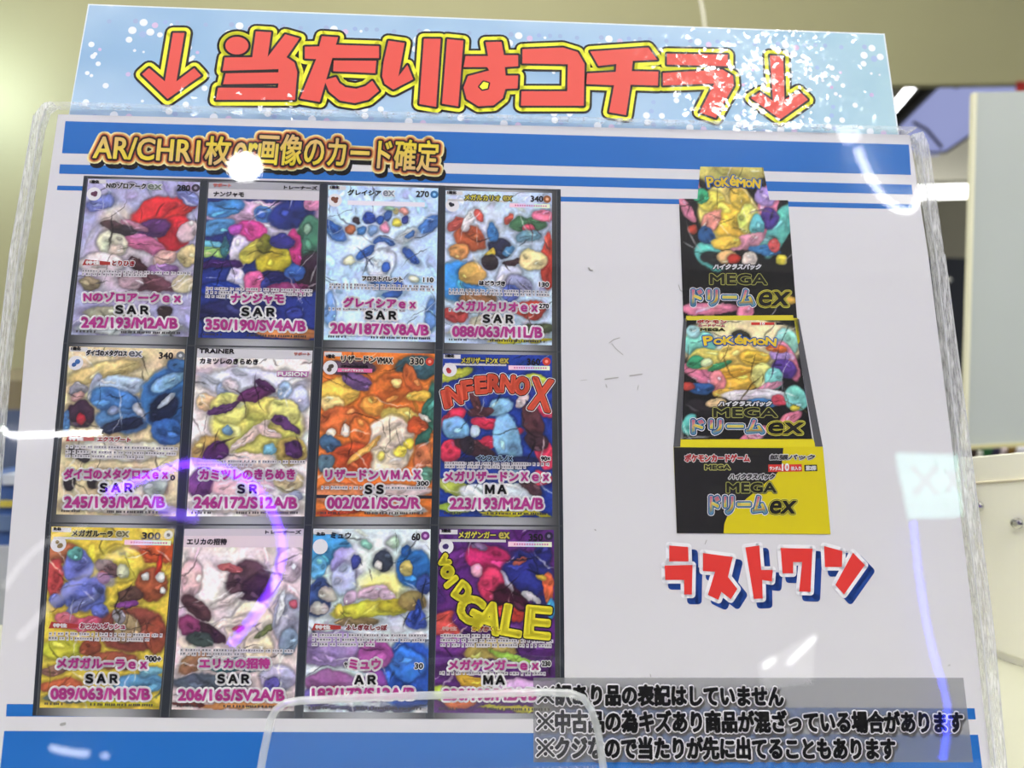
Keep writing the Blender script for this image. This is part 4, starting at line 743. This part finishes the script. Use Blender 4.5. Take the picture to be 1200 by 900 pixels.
top_art = paint(105, 123, PANEL, [(.12,.14,.24,.05,50,(236,140,170)),(.06,.28,.16,.035,50,(236,150,176)),(.8,.3,.1,.2,20,(236,140,170)),(.9,.42,.09,.24,30,(110,200,190)),(.25,.6,.16,.1,40,(110,200,190)),(.78,.52,.1,.06,0,(120,190,180)),(.45,.02,.5,.1,0,(206,196,110)),(.45,.3,.3,.2,0,(240,222,130)),(.3,.24,.14,.08,0,(236,220,100)),(.2,.2,.07,.06,0,(60,160,120)),(.45,.36,.18,.13,10,(240,202,80)),(.56,.2,.1,.08,0,(240,206,90)),(.62,.34,.1,.12,10,(216,220,120)),(.3,.36,.12,.05,-40,(240,160,150)),(.8,.2,.1,.06,0,(176,150,214)),(.82,.34,.08,.09,10,(76,56,130)),(.7,.4,.08,.1,10,(110,196,206)),(.12,.42,.05,.03,0,(190,80,60)),(.24,.46,.08,.06,0,(50,90,140)),(.6,.5,.2,.05,-15,(240,170,190)),(.4,.5,.14,.05,0,(240,206,90)),(.3,.62,.14,.06,0,(44,40,44)),(.4,.6,.1,.05,0,(226,190,130)),(.46,.62,.06,.04,0,(180,60,50)),(.6,.62,.08,.06,0,(240,230,220)),(.75,.56,.16,.035,8,(70,130,190)),(.85,.53,.05,.05,0,(214,90,90)),(.9,.62,.05,.03,0,(230,220,80)),(.2,.95,.3,.04,0,(236,140,170)),(.55,.97,.1,.06,-30,(236,140,170)),(.95,.9,.05,.03,0,(236,190,90))], 77, asp=1.2, warp=.016, lines=.4, pats=0)
low_art = paint(120, 120, PANEL, [(.5,.2,.6,.25,0,(226,214,170)),(.12,.2,.16,.12,0,(130,206,196)),(.06,.1,.08,.06,0,(170,210,220)),(.9,.18,.12,.12,0,(150,206,196)),(.14,.46,.2,.06,30,(236,140,170)),(.9,.34,.08,.2,-20,(236,140,170)),(.2,.34,.18,.1,0,(226,210,110)),(.1,.36,.08,.06,0,(60,150,110)),(.18,.37,.05,.04,0,(216,230,180)),(.82,.3,.1,.06,0,(176,150,214)),(.86,.42,.12,.09,10,(84,60,140)),(.8,.24,.1,.04,0,(226,120,60)),(.48,.3,.2,.12,0,(240,206,110)),(.6,.32,.14,.07,0,(240,200,80)),(.46,.5,.24,.12,-5,(242,198,84)),(.66,.48,.11,.13,0,(220,222,140)),(.42,.46,.16,.03,-10,(220,170,60)),(.3,.4,.12,.03,-20,(70,160,110)),(.28,.53,.08,.1,0,(240,150,160)),(.75,.5,.08,.1,0,(130,206,200)),(.66,.6,.2,.035,-25,(240,160,190)),(.14,.58,.12,.06,0,(50,90,140)),(.04,.56,.06,.04,0,(180,70,60)),(.34,.62,.1,.04,0,(240,200,90)),(.6,.64,.3,.05,0,(236,230,240)),(.66,.7,.16,.035,0,(80,140,200)),(.78,.68,.07,.045,0,(214,80,100)),(.2,.74,.2,.07,10,(44,40,44)),(.28,.7,.1,.04,0,(226,200,150)),(.92,.66,.1,.12,0,(130,206,196)),(.9,.74,.04,.03,0,(236,226,80)),(.06,.88,.08,.1,20,(100,190,180)),(.84,.84,.12,.05,-30,(236,140,170)),(.55,.97,.16,.05,-30,(236,140,170)),(.5,.13,.1,.06,0,(60,60,50))], 78, asp=1.0, warp=.016, lines=.4, pats=0)
fl = MB()
ff = quad_map([(795.6, 195), (921, 195), (934, 376), (801, 380)])
# upper panel: keep only the part inside the die-cut outline
grid_mesh(fl, quad_map([(795.6, 233), (923.3, 235), (933, 369), (801, 371)]), top_art[26:], 6 * LZ)
grid_mesh(fl, quad_map([(820.5, 195.5), (894, 196.5), (901.5, 234.8), (817, 233.5)]), top_art[:27, 17:87], 6 * LZ)
fl.build('upper_artwork', INK, bx)
grid_mesh(MB(), quad_map([(804.5, 375.5), (930.5, 375.5), (951.5, 514.5), (798, 515)]), low_art, 7 * LZ).build('pack_artwork', INK, bx)
def rainbow(x, y):
    if y > .62: a, b, t = (226, 120, 160), (236, 170, 150), (1 - y) / .38
    elif y > .3: a, b, t = (240, 226, 120), (240, 210, 70), (.62 - y) / .32
    else: a, b, t = (240, 170, 60), (90, 150, 200), (.3 - y) / .3
    return np.array(a) * (1 - t) + np.array(b) * t
lg = MB()
def word(txt, u0, u1, v0, v1, layers, slant=0.0, dv=0.0): px_letter(lg, txt, u0, u1, (v0 + v1) / 2, (v0 + v1) / 2 + dv, v1 - v0, layers, slant, n=8)
BLU = (50, 96, 176)
NAV, OL = (40, 76, 140), (150, 150, 70)
for (u0, u1, v0, v1) in ((827.5, 890.5, 206, 221.5), (823.5, 909, 393, 405.5)):
    wd = u1 - u0; v = (v0 + v1) / 2; h = v1 - v0
    for ch, x, w_, hh, dy, a in (('P', .07, .13, 1.0, .0, 8), ('O', .21, .13, .62, .1, 4), ('K', .35, .15, .85, .0, 4), ('é', .49, .12, 1.0, -.1, 0), ('M', .64, .17, .75, .08, -2), ('O', .79, .12, .62, .14, -4), ('N', .93, .15, .85, .12, -8)):
        glyph_at(lg, ch, u0 + wd * x, v + dy * h, wd * w_, h * hh * .85, a, [(2.1, BLU, 10, 0, 0), (.7, (246, 214, 60), 12, 0, 0)])
HI = [(1.6, (40, 40, 44), 10, 0, 0), (.5, (240, 240, 244), 12, 0, 0)]
MG = [(2.2, (40, 40, 30), 9, 0, 0), (1.6, (176, 176, 90), 10, 0, 0), (.7, (34, 34, 24), 12, 0, 0)]
DR = [(3.6, (246, 246, 248), 10, 0, 0), (2.7, NAV, 11, 0, 0), (1.5, (120, 190, 210), 12, 0, 0), (.8, rainbow, 13, 0, 0)]
EX = [(3.2, (226, 220, 90), 10.5, 0, 0), (2.4, (40, 40, 30), 11, 0, 0), (1.6, (216, 206, 60), 12, 0, 0), (.8, (28, 26, 24), 13, 0, 0)]
word('ハイクラスパック', 836, 891, 310, 316, HI, .3); word('MEGA', 832, 898, 321.5, 333, MG, dv=.4); word('ドリーム', 811, 883, 340, 357.5, DR, dv=.5); word('ex', 889, 924, 342.5, 358.5, EX, .2)
word('ハイクラスパック', 842, 903.5, 470.5, 476, HI, .3); word('MEGA', 836, 910, 478.5, 488.5, MG); word('ドリーム', 811, 894, 492.5, 507.5, DR); word('ex', 900, 940, 495.5, 508, EX, .2)
word('ハイクラスパック', 854.5, 907, 555.5, 561.5, [(1.5, (240, 240, 244), 10, 0, 0), (.4, (60, 56, 60), 12, 0, 0)], .3); word('MEGA', 851.5, 909, 566, 577, MG); word('ドリーム', 832, 897, 582, 601, DR); word('ex', 902, 931.5, 587, 601.5, EX, .2)
word('ポケモンカードゲーム', 802.5, 878, 532.5, 541, [(1.4, (242, 240, 240), 10, 0, 0), (.5, (206, 50, 54), 12, 0, 0)]); word('MEGA', 826, 855, 545, 550, [(1.5, (200, 200, 110), 10, 0, 0), (.4, (36, 36, 28), 12, 0, 0)])
word('拡張パック', 902, 954, 533, 538.5, [(1.3, (236, 236, 238), 10, 0, 0), (.4, (80, 76, 80), 12, 0, 0)], .2)
lg.poly([S(*p) for p in [(900, 553), (939.5, 552.5), (939, 544), (900, 544.5)]], 9 * LZ, ink((206, 52, 44))); lg.poly([S(*p) for p in [(942.5, 552.5), (957.5, 552), (957, 544.5), (942, 544.8)]], 9 * LZ, ink((26, 24, 26)))
word('ランダム', 901.5, 914.5, 546.8, 551, [(.3, WHT, 12, 0, 0)]); word('10', 916, 924, 543.5, 551.5, [(.5, WHT, 12, 0, 0)]); word('枚入り', 926.5, 938, 546.8, 551, [(.3, WHT, 12, 0, 0)]); word('第2弾', 944, 955.5, 546, 551, [(.4, WHT, 12, 0, 0)])
word('ポケモン', 816.5, 851, 375.2, 379.2, [(1.0, (240, 236, 226), 10, 0, 0), (.35, (196, 60, 56), 12, 0, 0)]); word('カードゲーム', 818, 849, 380.3, 383.2, [(.7, (240, 236, 226), 10, 0, 0), (.25, (196, 60, 56), 12, 0, 0)]); word('MEGA', 820.5, 849, 385, 388, [(.9, (200, 200, 120), 10, 0, 0), (.3, (36, 36, 28), 12, 0, 0)])
lg.poly([S(*p) for p in [(880, 381), (907, 381), (907, 378), (880, 378)]], 9 * LZ, ink((206, 60, 50))); lg.poly([S(*p) for p in [(909, 381), (918, 381), (918, 378), (909, 378)]], 9 * LZ, ink((40, 36, 40)))
word('10', 890.5, 895.5, 378, 381, [(.3, WHT, 12, 0, 0)])
lg.build('box_lettering', INK, bx)

# ------------------------------------------------------------------ prize lettering, notice, scuffs
Z6 = lambda p: zoomed(p, 760, 620, 4.286)
lw = [Z6([(103, 82), (198, 90), (200, 162), (103, 162)]), Z6([(80, 183), (220, 180), (217, 328), (178, 328), (178, 255), (83, 255)]), Z6([(272, 120), (422, 140), (398, 240), (445, 300), (412, 352), (365, 315), (350, 355), (297, 330), (333, 214), (272, 210)]),
      Z6([(485, 92), (555, 82), (565, 205), (622, 205), (618, 262), (570, 255), (572, 348), (528, 350)]), Z6([(662, 95), (822, 98), (812, 315), (755, 313), (770, 165), (725, 165), (725, 222), (672, 222)]), Z6([(880, 85), (972, 110), (970, 190), (885, 190)]), Z6([(1025, 118), (1085, 180), (980, 328), (937, 280)])]
shape(MB(), lw, [(4.2, (26, 66, 146), 3, 7.5, 7), (4.2, (240, 240, 243), 5, 0, 0), (0, (222, 56, 50), 7, 0, 0)]).build('prize_lettering', INK, poster)
MB().poly([S(*p) for p in [(625, 893), (1140, 893), (1128.5, 794), (625, 794)]], 6 * LZ, (1, 1, 1)).build('notice_panel', SCREEN, poster)
NT = [(3.0, (110, 108, 106), 17, 1.8, 2.6), (2.7, (240, 238, 242), 18, 0, 0), (1.2, (20, 19, 20), 20, 0, 0)]
def ref_mark(mb, u, v, h):
    for r, col, layer, dx, dy in NT:
        z = layer * LZ; c = ink(col); o = np.array([dx, -dy]) * PX; k_ = h * .42
        for a, b in (((-1, -1), (1, 1)), ((-1, 1), (1, -1))):
            mb.stroke([(S(u + a[0] * k_, v + a[1] * k_) + o, S(u + b[0] * k_, v + b[1] * k_) + o)], (r * .8 + .5) * PX, z, c)
        for a in ((0, -.75), (0, .75), (-.75, 0), (.75, 0)):
            p = S(u + a[0] * k_, v + a[1] * k_) + o; mb.disc(p[0], p[1], (r * .8 + 1.3) * PX, z, c, 10)
for txt, u0, u1, va, vb, h in (('※訳あり品の表記はしていません', 631, 917, 813.5, 815, 23.5), ('※中古品の為キズあり商品が混ざっている場合があります', 631, 1127.5, 844.5, 845, 25), ('※クジなので当たりが先に出てることもあります', 631, 1048, 875.5, 876.5, 25)):
    mm = MB(); ref_mark(mm, u0 + 8, va, h * .9); px_letter(mm, txt[1:], u0 + 20, u1, va, vb, h, NT); mm.build('notice_line', INK, poster)
for pts, r_ in (([(680, 446), (688, 445)], .3), ([(709, 444.5), (724, 442.5)], .9), ([(738, 440.5), (752, 438.5)], .9), ([(714, 402), (719, 398), (726, 396)], .6), ([(717, 403), (722, 409), (730, 416)], .5), ([(690, 314), (691, 316.5), (694, 317)], 1.0), ([(795, 334), (797, 340), (799, 341.5)], .6), ([(826, 637.5), (828, 633)], .5), ([(710, 451), (711, 454)], .7), ([(748, 452), (747, 457)], .5), ([(762, 790), (762.5, 793)], .5), ([(697, 620.6), (698, 621.4)], .8), ([(1111, 780), (1113, 779)], .6), ([(991, 646), (993, 647)], .5), ([(72, 849), (76, 848)], 1.6), ([(1096, 539), (1097.5, 546)], .45), ([(1107, 549), (1107.5, 555)], .5), ([(1106, 576), (1110, 573)], .5), ([(1107, 590), (1110, 593)], .5)):
    MB().line([S(*p) for p in pts], r_ * PX, 4 * LZ, ink((172, 171, 168))).build('scuff_mark', INK, poster)
tag(poster, 'white poster with blue stripes, twelve card pictures and a yellow and black box picture', 'poster')

# ------------------------------------------------------------------ clear sleeve round the poster
SKIN = clear('sleeve_skin', .015, ior=1.42); EDGE = clear('sleeve_edge', .12, .24, tint=(.97, .98, .99), scratches=.42, nscale=1500, stretch=.12, milkcol=(.95, .95, .98))
INNER = clear('sleeve_inner', .1, .10, scratches=.3, nscale=300)
sl = empty('plastic_sleeve', mw=SIGN.copy())
out = [(-64, 915), (1177, 921), (1160, 740), (1134, 535), (1103, 300), (1085, 172), (1082, 161), (1075, 153), (1060, 151), (62, 122), (54, 124), (43, 138), (15, 300), (0, 433), (-24, 640)]
oz = [S(*p) for p in out]
MB().slab(oz, ZF - .0003, ZF, (1, 1, 1)).build('front_skin', SKIN, sl)
MB().slab(oz, hz - .0008, hz - .0005, (1, 1, 1)).build('back_skin', clear('sleeve_back', .05, ior=1.3), sl)
def band(inner, outer, m, name, z1=None):
    pts = [S(*p) for p in outer] + [S(*p) for p in reversed(inner)]
    ar = sum(a[0] * b[1] - b[0] * a[1] for a, b in zip(pts, pts[1:] + pts[:1]))
    if ar < 0: pts = pts[::-1]
    return MB().slab(pts, hz - .001, z1 or ZF + .0002, (1, 1, 1)).build(name, m, sl)
band([(-44, 915), (-8, 640), (9, 433), (26, 300), (50, 150), (56, 131), (66, 124)], [(-64, 915), (-24, 640), (0, 433), (15, 300), (43, 138), (54, 124), (62, 122)], EDGE, 'edge_band')
band([(1164, 921), (1146, 740), (1120, 535), (1093, 300), (1074, 172), (1066, 160)], [(1177, 921), (1160, 740), (1134, 535), (1103, 300), (1085, 172), (1078, 157)], EDGE, 'edge_band')
band([(66, 126), (1066, 155)], [(62, 122), (1072, 151.5)], INNER, 'edge_band')
for px in ([(9, 433), (26, 300), (50, 150), (57, 131)], [(1075, 172), (1093.5, 300), (1120.5, 535), (1146.5, 740), (1165, 921)], [(1103.5, 300), (1134.5, 535), (1160.5, 740), (1177.5, 921)], [(43, 138), (15, 300), (0, 433), (-24, 640)]):
    MB().tube([(*S(*p), ZF) for p in px], .00025, 6).build('seam', clear('seam_line', .1, .55, milkcol=(.75, .76, .78)), sl)
tag(sl, 'clear plastic sleeve with scuffed whitish edges holding the poster', 'sleeve')

# ------------------------------------------------------------------ clear acrylic stand in front, at the foot of the picture
zs = 0.022
so = [(296, 925), (304, 880), (312, 842), (318, 829), (330, 820), (350, 816.5), (480, 811), (640, 806.5), (672, 808), (688, 814), (698, 828), (706, 856), (716, 925)]
si = [(307, 925), (314, 884), (322, 846), (328, 835), (338, 828), (354, 825.5), (480, 820), (640, 815.5), (666, 817), (679, 822), (688, 834), (696, 860), (705, 925)]
FACE = clear('acrylic_face', .03, .03, ior=1.38, milkcol=(.9, .92, .95)); RIM = clear('acrylic_rim', .08, .32, ior=1.5, milkcol=(.86, .9, .9))
ast = empty('acrylic_stand', mw=SIGN.copy())
fo = [S(*p, zs) for p in si]
if sum(a[0] * b[1] - b[0] * a[1] for a, b in zip(fo, fo[1:] + fo[:1])) < 0: fo = fo[::-1]
MB().slab(fo, zs - .0015, zs, (1, 1, 1)).build('face', FACE, ast)
rp = [(np.array(S(*a, zs)) + np.array(S(*b, zs))) / 2 for a, b in zip(so, si)]
MB().tube([(p[0], p[1], zs) for p in rp], .00105, 12).build('rim', RIM, ast)
foot = [(rp[0][0], -.0085), (rp[-1][0], -.0085), (rp[-1][0], .004), (rp[0][0], .004)]
MB().slab(foot, zs - .016, zs + .02, (1, 1, 1)).build('foot', FACE, ast)
tag(ast, 'clear rounded acrylic stand in front of the foot of the poster', 'stand')
